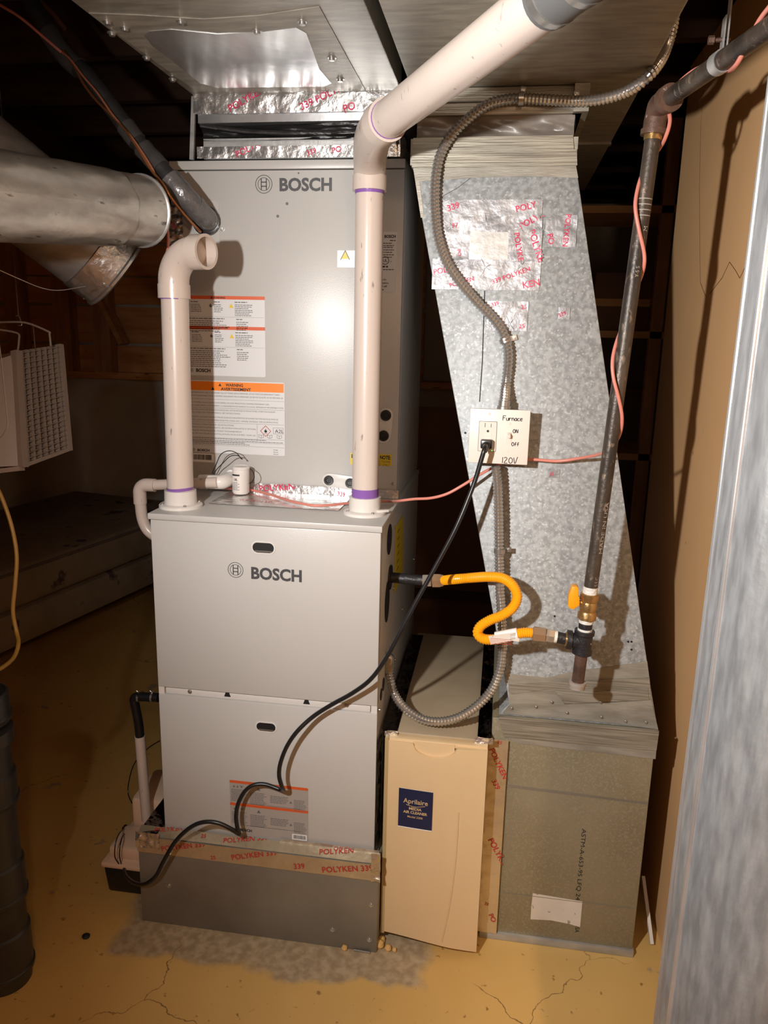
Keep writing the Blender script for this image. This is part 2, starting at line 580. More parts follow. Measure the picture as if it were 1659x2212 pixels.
def word_lines(mb, x0, x1, z, y, h, seed, U=X1, n=None):
    """a printed line too small to read: word-length bars"""
    rnd = random.Random(seed)
    x = x0
    while x < x1 - h:
        wl = rnd.uniform(1.6, 5.5) * h
        e = min(x + wl, x1)
        mb.add([(x, y, z), (e, y, z), (e, y, z + h), (x, y, z + h)], [(0, 1, 2, 3)])
        x = e + h * .7
    return mb


def para(mb, x0, x1, z1, y, n, lh, seed, h=.38, ragged=.25):
    rnd = random.Random(seed * 31 + 5)
    for k in range(n):
        word_lines(mb, x0, x1 - (x1 - x0) * ragged * rnd.random(), z1 - (k + 1) * lh, y, lh * h, seed * 100 + k)
    return mb


def tri_xz(mb, cx, cz, y, r):
    return mb.add([(cx - r, y, cz - r * .8), (cx + r, y, cz - r * .8), (cx, y, cz + r)], [(0, 1, 2)])


def flame_xz(mb, cx, cz, y, r):
    P = [(0, -1), (.55, -.75), (.75, -.2), (.5, .25), (.4, .05), (.15, .5), (.2, 1), (-.25, .55), (-.45, .1), (-.55, .3), (-.75, -.2), (-.5, -.75)]
    return mb.add([(cx + a * r, y, cz + b * r) for a, b in P], [tuple(range(len(P)))])


# ------------------------------------------------------------------ foil tape
def foil_strip(parent, O, U, V, lu, lv, nrm, m='foil', texts=(), amp=0.0012, freq=40, seed=0, name='foil_tape', cell=0.007, th=0.0, ink='magenta', bend=None):
    """crumpled tape: O corner, U/V unit vectors, lu x lv metres; texts = (string, u, v, cap height, angle)"""
    O, U, V, nrm = Vector(O), Vector(U).normalized(), Vector(V).normalized(), Vector(nrm).normalized()

    def P(u, v, extra=0.0):
        q = Vector((u * freq * .6 + seed * 7.1, v * freq + seed * 3.3, seed))
        d = noise.noise(q) * .7 + abs(noise.noise(q * 2.3)) * .8
        p = O + U * u + V * v + nrm * (0.0012 + amp * d + extra)
        return bend(p, u, v) if bend else p
    nu, nv = max(2, int(lu / cell)), max(2, int(lv / cell))
    o = MB().grid(lambda a, b: P(a * lu, b * lv), nu, nv).build(name, m, parent, angle=60)
    if texts:
        for t in texts:
            mb = MB()
            s_, u, v, h, an = t[:5]
            put_text(mb, s_, None, None, None, h, bold=.012, ang=an, fn=lambda a, b, u=u, v=v: P(u + a, v + b, 0.0011))
            clip_quads(mb, O, U, V, lu, lv)
            if mb.f:
                mb.build('lettering', ink, o)
    return o


def clip_quads(mb, O, U, V, lu, lv):
    """drop printed faces that run off the tape edge"""
    keep, sm = [], []
    for f in mb.f:
        c = sum((mb.v[i] for i in f), Vector()) / len(f) - O
        if -0.001 < c.dot(U) < lu + .001 and -0.001 < c.dot(V) < lv + .001:
            keep.append(f)
            sm.append(False)
    used = sorted({i for f in keep for i in f})
    mp = {j: i for i, j in enumerate(used)}
    mb.v = [mb.v[i] for i in used]
    mb.f = [tuple(mp[i] for i in f) for f in keep]
    mb.sm = sm


# ================================================================== THE SETTING
def floor_material():
    m, nt, N, L, Bs = _nodes('worn_yellow_floor_paint')
    tc = N.new('ShaderNodeTexCoord')
    sep = N.new('ShaderNodeSeparateXYZ')
    nz = N.new('ShaderNodeTexNoise')
    nz.inputs['Scale'].default_value = 9
    nz.inputs['Detail'].default_value = 6
    L.new(tc.outputs['Object'], nz.inputs['Vector'])
    va = N.new('ShaderNodeVectorMath')
    va.operation = 'MULTIPLY_ADD'
    L.new(nz.outputs['Color'], va.inputs[0])
    va.inputs[1].default_value = (0.11, 0.11, 0)
    L.new(tc.outputs['Object'], va.inputs[2])
    L.new(va.outputs[0], sep.inputs[0])

    def step(src, a, b):
        mr = N.new('ShaderNodeMapRange')
        mr.inputs['From Min'].default_value = a
        mr.inputs['From Max'].default_value = b
        L.new(src, mr.inputs['Value'])
        return mr.outputs[0]

    def mul(a, b):
        q = N.new('ShaderNodeMath')
        q.operation = 'MULTIPLY'
        L.new(a, q.inputs[0])
        L.new(b, q.inputs[1])
        return q.outputs[0]

    def mx(fac, c1, c2):
        q = N.new('ShaderNodeMix')
        q.data_type = 'RGBA'
        L.new(fac, q.inputs[0])
        for i, c in ((6, c1), (7, c2)):
            if isinstance(c, tuple):
                q.inputs[i].default_value = (*c, 1)
            else:
                L.new(c, q.inputs[i])
        return q.outputs[2]
    X, Yo = sep.outputs[0], sep.outputs[1]
    # bare concrete where the old unit stood
    bare = mul(mul(step(X, -0.055, -0.03), step(X, 0.74, 0.715)), mul(step(Yo, -0.085, -0.065), step(Yo, 0.9, 0.85)))
    big = N.new('ShaderNodeTexNoise')
    big.inputs['Scale'].default_value = 1.6
    big.inputs['Detail'].default_value = 5
    L.new(tc.outputs['Object'], big.inputs['Vector'])
    c1 = mx(step(big.outputs['Fac'], 0.35, 0.7), (0.56, 0.345, 0.105), (0.68, 0.44, 0.15))
    fine = N.new('ShaderNodeTexNoise')
    fine.inputs['Scale'].default_value = 45
    fine.inputs['Detail'].default_value = 6
    L.new(tc.outputs['Object'], fine.inputs['Vector'])
    c2 = mx(step(fine.outputs['Fac'], 0.66, 0.72), c1, (0.30, 0.16, 0.045))
    c2b = mx(step(fine.outputs['Fac'], 0.38, 0.62), (0.33, 0.245, 0.145), (0.46, 0.36, 0.23))
    c3 = mx(bare, c2, c2b)
    # worn spots
    sp = N.new('ShaderNodeTexNoise')
    sp.inputs['Scale'].default_value = 7
    sp.inputs['Detail'].default_value = 7
    L.new(tc.outputs['Object'], sp.inputs['Vector'])
    c4 = mx(step(sp.outputs['Fac'], 0.665, 0.69), c3, (0.36, 0.27, 0.17))
    # hairline cracks
    vo = N.new('ShaderNodeTexVoronoi')
    vo.feature = 'DISTANCE_TO_EDGE'
    vo.inputs['Scale'].default_value = 1.7
    L.new(va.outputs[0], vo.inputs['Vector'])
    gate = step(big.outputs['Fac'], 0.555, 0.60)
    cr = mul(step(vo.outputs['Distance'], 0.0020, 0.0007), gate)
    c5 = mx(cr, c4, (0.24, 0.135, 0.045))
    L.new(c5, Bs.inputs['Base Color'])
    Bs.inputs['Roughness'].default_value = 0.42
    bp = N.new('ShaderNodeBump')
    bp.inputs['Strength'].default_value = 0.15
    bp.inputs['Distance'].default_value = 0.01
    L.new(sp.outputs['Fac'], bp.inputs['Height'])
    L.new(bp.outputs[0], Bs.inputs['Normal'])
    return m


M['floor'] = floor_material()
ROOM = (-2.6, 2.4, -2.9, 3.2)
struct(B(ROOM[0], ROOM[1], ROOM[2], ROOM[3], -0.12, 0).build('floor', 'floor', loc=(0, 0, 0)))
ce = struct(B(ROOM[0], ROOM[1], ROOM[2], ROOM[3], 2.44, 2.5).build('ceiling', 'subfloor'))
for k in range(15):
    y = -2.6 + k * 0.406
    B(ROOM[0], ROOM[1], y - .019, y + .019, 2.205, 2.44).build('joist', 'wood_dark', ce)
# foundation wall with framing above it
wb = struct(B(ROOM[0], ROOM[1], 3.1, 3.2, 0, 2.44).build('wall_back', 'concrete'))
zs = Y(250, 818, 3.0).z
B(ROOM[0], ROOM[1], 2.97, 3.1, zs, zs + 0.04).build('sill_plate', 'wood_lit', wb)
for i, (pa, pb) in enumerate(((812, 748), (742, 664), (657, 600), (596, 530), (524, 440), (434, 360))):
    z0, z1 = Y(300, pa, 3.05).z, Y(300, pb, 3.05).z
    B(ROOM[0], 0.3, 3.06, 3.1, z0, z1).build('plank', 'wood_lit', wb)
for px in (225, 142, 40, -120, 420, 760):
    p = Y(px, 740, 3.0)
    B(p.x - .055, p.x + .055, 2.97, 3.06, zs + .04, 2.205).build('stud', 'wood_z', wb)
a, b = Y(196, 600, 2.97), Y(268, 742, 2.97)
MB().bar(a, b, .03, .09, (0, 1, 0)).build('brace', 'wood_lit', wb)
wl = struct(B(ROOM[0] - .1, ROOM[0], ROOM[2], ROOM[3], 0, 2.44).build('wall_left', 'brownpanel'))
for k in range(8):
    y = -2.2 + .7 * k
    B(ROOM[0], ROOM[0] + .09, y - .02, y + .02, 0, 2.205).build('stud', 'wood_z', wl)
struct(B(ROOM[0], ROOM[1], ROOM[2] - .1, ROOM[2], 0, 2.44).build('wall_front', 'wall_tan'))
# right partition: tan painted panel that ends part way back
wr = struct(B(1.24, 1.262, -2.9, 0.845, 0.0, 2.205).build('wall_right', 'wall_tan'))
B(1.262, 1.30, 0.80, 0.843, 0, 2.205).build('stud', 'wood_z', wr)
cr = MB()
crack = [(1518, 90), (1522, 180), (1514, 270), (1511, 400), (1512, 560), (1513, 610), (1524, 640)]
crack2 = [(1533, 635), (1560, 600), (1576, 566), (1590, 586), (1598, 601), (1625, 545), (1640, 520)]
for c in (crack, crack2):
    q = [at(px, py, 0, 1.2395) for px, py in c]
    for p0, p1 in zip(q, q[1:]):
        cr.bar(p0, p1, .0013, .0008, (1, 0, 0))
cr.build('paint_crack', 'brownpanel', wr)
struct(B(2.3, 2.4, -2.9, 3.2, 0, 2.44).build('wall_far_right', 'brownpanel'))
tr = struct(B(-1.42, -1.33, -0.9, 3.0, 2.02, 2.205).build('trim_1', 'wood_y'))
tr = struct(B(-1.05, -1.00, 0.35, 3.0, 2.06, 2.205).build('trim_2', 'wood_y'))

# ================================================================== CEILING DUCTS
ZS, ZR = 2.0, 1.965
sd = thing('supply_trunk_duct', 'wide dusty sheet metal duct under the joists above the coil cabinet', 'duct', (0.27, -0.6, ZS))
B(0.024, 0.515, -2.2, 0.275, ZS, 2.17).build('duct_body', 'galv_dusty', sd, bevel=.003)


def Zp(px, py, z):
    return at(px, py, 2, z)


def flat(poly_px, z, th, name, m, parent):
    P = [Zp(px, py, z) for px, py in poly_px]
    return MB().prism(P, (0, 0, th)).build(name, m, parent)


flat([(192, 29), (425, 198), (790, 196), (690, 15), (560, 34), (440, 42), (300, 33)], ZS - .0015, .0015, 'patch_plate', 'galv_dusty', sd)
bright = [(312, 78), (322, 68), (370, 64), (470, 74), (560, 70), (640, 60), (662, 72), (676, 110), (690, 150), (716, 180), (700, 187), (470, 190), (432, 180), (380, 138), (330, 100)]
flat(bright, ZS - .0024, .0009, 'bare_metal_patch', 'galv_bright', sd)
for px, py in ((232, 46), (391, 45), (555, 66), (653, 46), (717, 124), (735, 170), (317, 123), (373, 170), (242, 70), (270, 60)):
    screw(MB(), Zp(px, py, ZS - .001), (0, 0, -1), .006, .006).build('screw', 'steel', sd)
rd = thing('return_trunk_duct', 'second sheet metal trunk duct beside the supply duct, over the slanted riser', 'duct', (0.79, -0.4, ZR))
B(0.553, 1.019, -2.2, 1.3, ZR, 2.17).build('duct_body', 'galv_dusty', rd, bevel=.003)
B(0.553, 1.019, 0.62, 0.64, ZR - .006, ZR).build('seam_cleat', 'galv_dusty', rd)

# ---- supply plenum between the coil cabinet and the duct
YP = 0.285
sp = thing('supply_plenum_connector', 'foil taped flexible connector between coil cabinet and supply duct', 'duct connector', (0.27, 0.5, 1.86))
B(0.04, 0.512, YP + .01, 0.75, 1.865, 1.91).build('lower_collar', 'galv_plain', sp)
B(0.035, 0.512, YP - .008, 0.75, 1.940, 2.0).build('upper_collar', 'galv_bright', sp)


def canvas_fn(u, v):
    z = 1.904 + .042 * v
    s_ = math.sin(v * math.pi)
    y = YP + .004 + .030 * s_ * (0.8 + .5 * math.sin(u * 5 + 1)) + .006 * noise.noise(Vector((u * 9, v * 6, 2)))
    return Vector((0.028 + .484 * u, y, z))


MB().grid(canvas_fn, 60, 14).build('canvas_sleeve', 'canvas', sp)
MB().tube(spline([(0.036, YP + .006, 1.938), (0.15, YP + .012, 1.925), (0.3, YP + .004, 1.918), (0.512, YP + .008, 1.922)], 8), .006, 8).build('fabric_fold', 'canvas', sp)
T = 'POLYKEN 339'
foil_strip(sp, (0.026, YP - .010, 1.958), X1, Z1, .488, .044, (0, -1, 0), 'foil', [('POLYKEN', .09, .004, .016, .45), ('339 POLYKEN', .26, .004, .016, .4), ('PO', .36, -.002, .016, .3)], amp=.003, freq=34, seed=1)
foil_strip(sp, (0.026, YP + .004, 1.865), X1, Z1, .488, .026, (0, -1, 0), 'foil', [('POLYKEN', .10, .001, .015, .42), ('339', .27, .003, .012, .3), ('PO', .33, .008, .013, .2)], amp=.003, freq=40, seed=2)
MB().bar((0.014, YP, 1.862), (0.026, YP - .005, 1.998), .010, .008, (0, 1, 0)).build('drive_cleat', 'galv_plain', sp)
for (px, py, y) in ((860, 330, .28),):
    p = Y(px, py, y)
    foil_strip(sp, p + Vector((-.006, 0, -.008)), (0.3, 1, 0), Z1, .05, .05, (1, -.3, 0), 'foil', amp=.008, freq=60, seed=9)

# ================================================================== GAS FURNACE
FW = 0.533
ZL, ZLB, ZU, ZLD, ZB = 1.0621, 1.0477, 0.6368, 0.6179, 0.2485
fu = thing('gas_furnace', 'grey enamelled gas furnace with two front doors under the coil cabinet', 'furnace', (FW / 2, 0.36, ZB))
B(0, FW, 0.022, 0.74, ZB, ZLB).build('cabinet', 'paint', fu, bevel=.002)
B(-0.002, FW + .002, -0.004, 0.742, ZLB, ZL).build('top_cover', 'paint', fu, bevel=.002)
ud = B(0.002, FW - .001, 0, 0.022, ZU, ZLB - .001).build('upper_door', 'paint', fu, bevel=.0025)
ld = B(0.002, FW - .001, 0, 0.022, ZB, ZLD).build('lower_door', 'paint', fu, bevel=.0025)
rail = B(0.018, FW - .018, 0.006, 0.022, ZLD, ZU - .003).build('door_rail', 'trim_white', fu, bevel=.002)
B(0.002, 0.016, 0.003, 0.022, ZLD, ZU).build('corner_post', 'trim_white', fu)
B(FW - .016, FW - .002, 0.003, 0.022, ZLD, ZU).build('corner_post', 'trim_white', fu)
for px, py in ((491, 1500), (662, 1516)):
    p = Y(px, py, .005)
    MB().prism([(p.x - .008, .005, p.z - .006), (p.x + .008, .005, p.z - .006), (p.x + .004, .005, p.z + .005), (p.x - .004, .005, p.z + .005)], (0, .003, 0)).build('rail_notch', 'dark_hole', rail)
for px, py in ((410, 1494), (749, 1523)):
    screw(MB(), Y(px, py, .005), (0, -1, 0), .0035, .003).build('screw', 'steel', rail)


def handle(parent, px, py, w, h):
    p = Y(px, py, 0)
    q = [(p.x + a, b + p.z) for a, b in rounded_rect(-w / 2, w / 2, -h / 2, h / 2, h / 2 - .0005, 8)]
    g = [(p.x + a, b + p.z) for a, b in rounded_rect(-w / 2 - .0035, w / 2 + .0035, -h / 2 - .0035, h / 2 + .0035, h / 2 + .003, 8)]
    mb = MB()
    n = len(q)
    mb.add([(a, -.0015, b) for a, b in g] + [(a, -.0018, b) for a, b in q] + [(a, .0005, b) for a, b in g], [(i, (i + 1) % n, n + (i + 1) % n, n + i) for i in range(n)] + [(2 * n + i, 2 * n + (i + 1) % n, (i + 1) % n, i) for i in range(n)])
    o = mb.build('handle_rim', 'trim_white', parent)
    MB().prism([(a, -.0012, b) for a, b in q], (0, .001, 0)).build('handle_opening', 'dark_hole', parent)
    B(p.x - w * .40, p.x + w * .40, -.0022, -.0008, p.z - h * .42, p.z - h * .30).build('handle_lip', 'steel', parent)


handle(ud, 569, 1183, .049, .023)
handle(ld, 575, 1570, .046, .021)
p = Y(509, 1231, 0)
emblem(p.x, p.z, -.0006, .0182, 'grey_ink', ud)
a, b = Y(543, 1249, 0), Y(652, 1253, 0)
put_text(MB(), 'BOSCH', (a.x, -.0006, a.z), X1, Z1, .0275, width=b.x - a.x, bold=.035).build('lettering', 'grey_ink', ud)

# lower door warning label
a, b = Y(496, 1684, 0), Y(666, 1822, 0)
lx0, lx1, lz1, lz0 = a.x, b.x, a.z, b.z
lz0 = lz1 - .145
wl_ = plate_xz(lx0, lx1, lz0, lz1, -.0008).build('warning_label', 'label_grey', ld)
h_ = lz1 - lz0
MB().prism([(q, -.0012, r) for q, r in rounded_rect(lx0, lx1, lz1 - .007, lz1, .003)], (0, .0004, 0)).build('orange_band', 'orange_red', wl_)
zb2 = lz1 - h_ * .42
B(lx0, lx1, -.0012, -.0008, zb2 - .007, zb2).build('orange_band', 'orange_red', wl_)
mb = MB()
W_ = lx1 - lx0
for base_z in (lz1 - .007, zb2 - .007):
    flame_xz(mb, lx0 + .011, base_z - .0085, -.0014, .0035)
    flame_xz(mb, lx0 + .020, base_z - .0085, -.0014, .0035)
    for an in (-.7, -.25, .25, .7):
        mb.bar((lx0 + .030, -.0014, base_z - .011), (lx0 + .030 + .007 * math.sin(an), -.0014, base_z - .011 + .007 * math.cos(an)), .0009, .0002, (0, 1, 0))
    tri_xz(mb, lx0 + W_ * .37, base_z - .010, -.0014, .005)
    tri_xz(mb, lx0 + W_ * .78, base_z - .036, -.0014, .0035)
    para(mb, lx0 + W_ * .02, lx0 + W_ * .23, base_z - .014, -.0014, 9, .0038, 3)
    para(mb, lx0 + W_ * .26, lx0 + W_ * .49, base_z - .018, -.0014, 9, .0038, 4)
    para(mb, lx0 + W_ * .52, lx0 + W_ * .76, base_z - .021, -.0014, 5, .0042, 5)
    para(mb, lx0 + W_ * .82, lx0 + W_ * .985, base_z - .026, -.0014, 8, .0038, 6)
    word_lines(mb, lx0 + W_ * .12, lx0 + W_ * .9, base_z - .0585 + .006, -.0014, .0013, 7)
mb.build('printing', 'mid_ink', wl_)['kind'] = 'stuff'
emblem(lx0 + .013, lz0 + .012, -.0014, .0048, 'ink', wl_)
put_text(MB(), 'BOSCH', (lx0 + .024, -.0014, lz0 + .0085), X1, Z1, .0068, width=.030, bold=.04).build('lettering', 'ink', wl_)
bc = plate_xz(lx1 - .040, lx1 - .003, lz0 + .002, lz0 + .017, -.0016, .0006, .001).build('barcode_sticker', 'label_white', wl_)
mb = MB()
rnd = random.Random(3)
x = lx1 - .037
while x < lx1 - .006:
    wd = rnd.choice((.0004, .0008, .0012))
    mb.box(x, x + wd, -.0019, -.0016, lz0 + .005, lz0 + .015)
    x += wd + rnd.choice((.0006, .001))
mb.build('bars', 'ink', bc)['kind'] = 'stuff'

# right-hand side: openings, plugs, yellow rating label
XS = FW + .0006


def side_oval(px, py, ry, rz, m, name):
    c = at(px, py, 0, XS)
    return MB().lathe([(1e-5, .0014), (.95, .0014), (1, .0008), (1, -.001)], (0, 0, 0), (1, 0, 0), 28), c


for px, py, ry, rz, nm in ((841, 1165, .036, .036, 'side_knockout'), (836, 1300, .034, .050, 'side_knockout'), (828, 1478, .014, .016, 'side_knockout'), (823, 1500, .012, .014, 'side_knockout')):
    c = at(px, py, 0, XS)
    n = 28
    P = [(XS, c.y + ry * math.cos(2 * math.pi * k / n), c.z + rz * math.sin(2 * math.pi * k / n)) for k in range(n)]
    MB().prism(P, (.0012, 0, 0)).build(nm, 'dark_hole', fu)
P = [at(px, py, 0, XS) for px, py in ((855, 1137), (871, 1112), (870, 1235), (852, 1282), (853, 1200))]
yl = MB().prism([Vector((XS, q.y, q.z)) for q in P], (.0008, 0, 0)).build('yellow_rating_label', 'label_yellow', fu)
mb = MB()
c = at(857, 1150, 0, XS)
for k in range(7):
    zz = c.z - .004 - k * .02
    mb.add([(XS + .0011, c.y + .01, zz), (XS + .0011, c.y + .05, zz), (XS + .0011, c.y + .05, zz + .003), (XS + .0011, c.y + .01, zz + .003)], [(0, 1, 2, 3)])
mb.build('printing', 'ink', yl)['kind'] = 'stuff'
for px, py in ((852, 1139), (893, 1208), (849, 1271), (868, 1316), (841, 1400), (853, 1425), (819, 1533)):
    screw(MB(), at(px, py, 0, XS), (1, 0, 0), .003, .003).build('screw', 'steel', fu)

# ================================================================== COIL CABINET
YC, CX0, CX1, CZ = 0.288, -0.0456, 0.5267, 1.8603
co = thing('coil_cabinet', 'tall grey evaporator coil cabinet standing on top of the furnace', 'coil cabinet', (0.24, 0.5, ZL))
B(CX0, CX1, YC + .018, 0.76, ZL + .001, CZ).build('cabinet', 'paint', co, bevel=.002)
fp = B(CX0 + .001, CX1 - .001, YC, YC + .018, ZL + .016, CZ - .022).build('front_panel', 'paint', co, bevel=.002)
B(CX0, CX1, YC - .002, YC + .018, CZ - .020, CZ).build('top_rail', 'paint', co, bevel=.002)
p = Y(570, 398, YC)
emblem(p.x, p.z, YC - .0006, .0208, 'grey_ink', fp)
a, b = Y(604, 412, YC), Y(717, 412, YC)
put_text(MB(), 'BOSCH', (a.x, YC - .0006, a.z), X1, Z1, .0285, width=b.x - a.x, bold=.035).build('lettering', 'grey_ink', fp)
screw(MB(), Y(481, 495, YC), (0, -1, 0), .004, .003).build('screw', 'steel', fp)
screw(MB(), Y(849, 1045, YC), (0, -1, 0), .003, .003).build('screw', 'steel', fp)
for px, py, r in ((645, 374, .0022), (620, 440, .0035), (600, 467, .0035)):
    q = Y(px, py, YC)
    MB().lathe([(r, -.0004), (r, .0006), (1e-5, .0006)], q, (0, -1, 0), 10).build('punch_mark', 'mid_ink', fp)
# line-set access plate
a, b = Y(428, 434, YC), Y(476, 540, YC)
plate_xz(CX0 + .06, b.x, b.z, a.z, YC - .0015, .0015, .012).build('access_plate', 'paint', fp)
q = Y(458, 478, YC - .002)
MB().lathe([(.034, 0), (.034, .012), (.028, .014)], q + Vector((-.012, 0, 0)), (0, -1, 0), 20, closed=True).build('rubber_grommet', 'rubber', fp)

# labels on the coil cabinet
YLb = YC - .0008


def zone(px0, py0, px1, py1):
    a, b = Y(px0, py0, YC), Y(px1, py1, YC)
    return a.x, b.x, b.z, a.z


x0, x1, z0, z1 = zone(398, 638, 574, 815)
l1 = plate_xz(x0, x1, z0, z1, YLb, .0006).build('warning_label', 'label', fp)
H, Wd = z1 - z0, x1 - x0
yi = YLb - .0004
for v0 in (0, .375):
    B(x0, x1, yi, YLb, z1 - (v0 + .042) * H, z1 - v0 * H).build('orange_band', 'orange_red', l1)
mb = MB()
for v0 in (.05, .425):
    top = z1 - v0 * H
    for uu, nn, ln in ((.08, 5, .14), (.37, 5, .12), (.63, 7, .22)):
        word_lines(mb, x0 + uu * Wd, x0 + (uu + ln * .7) * Wd, top - .006, yi, .0022, int(uu * 100))
        para(mb, x0 + uu * Wd, x0 + (uu + ln) * Wd, top - .008, yi, nn, .0042, int(uu * 77) + 1)
    flame_xz(mb, x0 + .33 * Wd, top - .013, yi, .0052)
    flame_xz(mb, x0 + .04 * Wd, top - .012, yi, .0036)
    zz = top - .041
    mb.box(x0 + .02 * Wd, x1 - .01 * Wd, yi, yi + .0002, zz, zz + .0004)
    word_lines(mb, x0 + .03 * Wd, x0 + .5 * Wd, zz - .005, yi, .0022, 91)
    para(mb, x0 + .03 * Wd, x0 + .56 * Wd, zz - .006, yi, 6 if v0 < .1 else 9, .0048, 18)
    word_lines(mb, x0 + .645 * Wd, x0 + .72 * Wd, zz - .006, yi, .0022, 12)
    para(mb, x0 + .645 * Wd, x0 + .80 * Wd, zz - .008, yi, 5, .0046, 19)
mb.build('printing', 'mid_ink', l1)['kind'] = 'stuff'
for v0 in (.09, .465):
    mb = MB()
    tri_xz(mb, x0 + .585 * Wd, z1 - v0 * H - .006, yi, .0058)
    mb.build('hazard_triangle', 'label_yellow', l1)
for v0, tx in ((.033, 'WARNING'), (.408, 'ATTENTION')):
    mb = MB()
    tri_xz(mb, x0 + .345 * Wd, z1 - v0 * H + .0022, yi - .0004, .003)
    put_text(mb, tx, (x0 + .365 * Wd, yi - .0004, z1 - v0 * H), X1, Z1, .0046, bold=.03)
    mb.build('lettering', 'ink', l1)
a, b = Y(424, 803, YC), Y(455, 803, YC)
emblem(a.x - .012, a.z + .004, yi, .0055, 'ink', l1)
put_text(MB(), 'BOSCH', (a.x, yi, a.z), X1, Z1, .0085, width=b.x - a.x, bold=.04).build('lettering', 'ink', l1)

x0, x1, z0, z1 = zone(398, 820, 616, 985)
l2 = plate_xz(x0, x1, z0, z1, YLb - .0008, .0012).build('refrigerant_warning_label', 'label', fp)
H, Wd = z1 - z0, x1 - x0
y2 = YLb - .0012
B(x0 + .002, x1 - .002, y2, YLb - .0008, z1 - .135 * H, z1 - .014 * H).build('orange_band', 'orange', l2)
mb = MB()
put_text(mb, 'WARNING', (x0 + .505 * Wd, y2 - .0004, z1 - .073 * H), X1, Z1, .0074, align='C', bold=.03, width=.046)
tri_xz(mb, x0 + .362 * Wd, z1 - .055 * H, y2 - .0004, .0040)
mb.build('lettering', 'ink', l2)
mb = MB()
put_text(mb, 'AVERTISSEMENT', (x0 + .52 * Wd, y2 - .0004, z1 - .128 * H), X1, Z1, .0074, align='C', bold=.03, width=.079)
tri_xz(mb, x0 + .29 * Wd, z1 - .107 * H, y2 - .0004, .0044)
mb.build('lettering', 'ink', l2)
mb = MB()
ruled = [
    (.175, .02, .955, 'FLAMMABLE REFRIGERANT USED. TO BE REPAIRED ONLY BY TRAINED SERVICE PERSONNEL. DO NOT PUNCTURE REFRIGERANT TUBING.'),
    (.218, .02, .985, 'REFRIGERANT INFLAMMABLE UTILISE. A REPARER UNIQUEMENT PAR DU PERSONNEL DE SERVICE QUALIFIE. NE PAS PERFORER LES'),
    (.31, .02, .85, 'DISPOSE OF PROPERLY IN ACCORDANCE WITH FEDERAL OR LOCAL REGULATIONS. FLAMMABLE REFRIGERANT USED.'),
    (.352, .02, .99, 'ELIMINER CORRECTEMENT CONFORMEMENT A LA REGLEMENTATION FEDERALE OU LOCALE. REFRIGERANT INFLAMMABLE UTILISE.'),
    (.41, .02, .91, 'AUXILIARY DEVICES WHICH MAY BE IGNITION SOURCES SHALL NOT BE INSTALLED IN THE DUCTWORK, OTHER THAN AUXILIARY'),
    (.45, .02, .56, 'DEVICES LISTED FOR THIS APPLIANCE. SEE INSTRUCTIONS.'),
    (.51, .02, .935, 'DES DISPOSITIFS AUXILIAIRES POUVANT ETRE DES SOURCES D INFLAMMATION NE DOIVENT PAS ETRE INSTALLES DANS LES'),
    (.552, .02, .935, 'CONDUITS, AUTRES QUE CEUX ENUMERES POUR ETRE UTILISES AVEC L APPAREIL SPECIFIQUE. VOIR LES INSTRUCTIONS.'),
    (.615, .02, .49, 'MINIMUM ROOM OPERATING AREA. SEE INSTRUCTIONS'),
    (.655, .02, .715, 'FOR MINIMUM INSTALLATION HEIGHTS, SEE INSTRUCTIONS (NOTE: IS OPTIONAL'),
    (.70, .02, .57, 'SURFACE MINIMALE DE FONCTIONNEMENT'),
    (.742, .02, .71, 'POUR LES HAUTEURS D INSTALLATION PLUS ELEVEES, VOIR LES'),
]
for v, u0, u1, tx in ruled:
    put_text(mb, tx, (x0 + u0 * Wd, y2, z1 - v * H), X1, Z1, .0036, width=(u1 - u0) * Wd)
for k, (v, u1) in enumerate(((.80, .82), (.825, .985), (.85, .6), (.872, .65))):
    word_lines(mb, x0 + .02 * Wd, x0 + u1 * Wd, z1 - v * H, y2, .0015, 300 + k)
for v in (.255, .375, .575, .785, .84, .89):
    mb.box(x0 + .01 * Wd, x1 - .006 * Wd, y2, y2 + .0002, z1 - v * H, z1 - v * H + .0005)
mb.box(x0 + .725 * Wd, x0 + .727 * Wd, y2, y2 + .0002, z1 - .785 * H, z1 - .575 * H)
mb.build('printing', 'mid_ink', l2)['kind'] = 'stuff'
mb = MB()
cx, cz, rr = x0 + .81 * Wd, z1 - .665 * H, .0135
for k in range(4):
    a0, a1 = math.pi / 2 * k, math.pi / 2 * (k + 1)
    mb.bar((cx + rr * math.cos(a0), y2, cz + rr * math.sin(a0)), (cx + rr * math.cos(a1), y2, cz + rr * math.sin(a1)), .0013, .0002, (0, 1, 0))
mb.build('hazard_diamond', 'red_ink', l2)
mb = MB()
flame_xz(mb, cx, cz + .0007, y2, .0052)
mb.box(cx - .004, cx + .004, y2, y2 + .0002, cz - .0068, cz - .006)
ax, az = x0 + .885 * Wd, z1 - .70 * H
put_text(mb, 'A2L', (x0 + .945 * Wd, y2, z1 - .684 * H), X1, Z1, .0092, width=.0225, align='C')
for q in ((ax, ax + .0265, az, az + .0005), (ax, ax + .0265, az + .0155, az + .016), (ax, ax + .0005, az, az + .016), (ax + .026, ax + .0265, az, az + .016)):
    mb.box(q[0], q[1], y2, y2 + .0002, q[2], q[3])
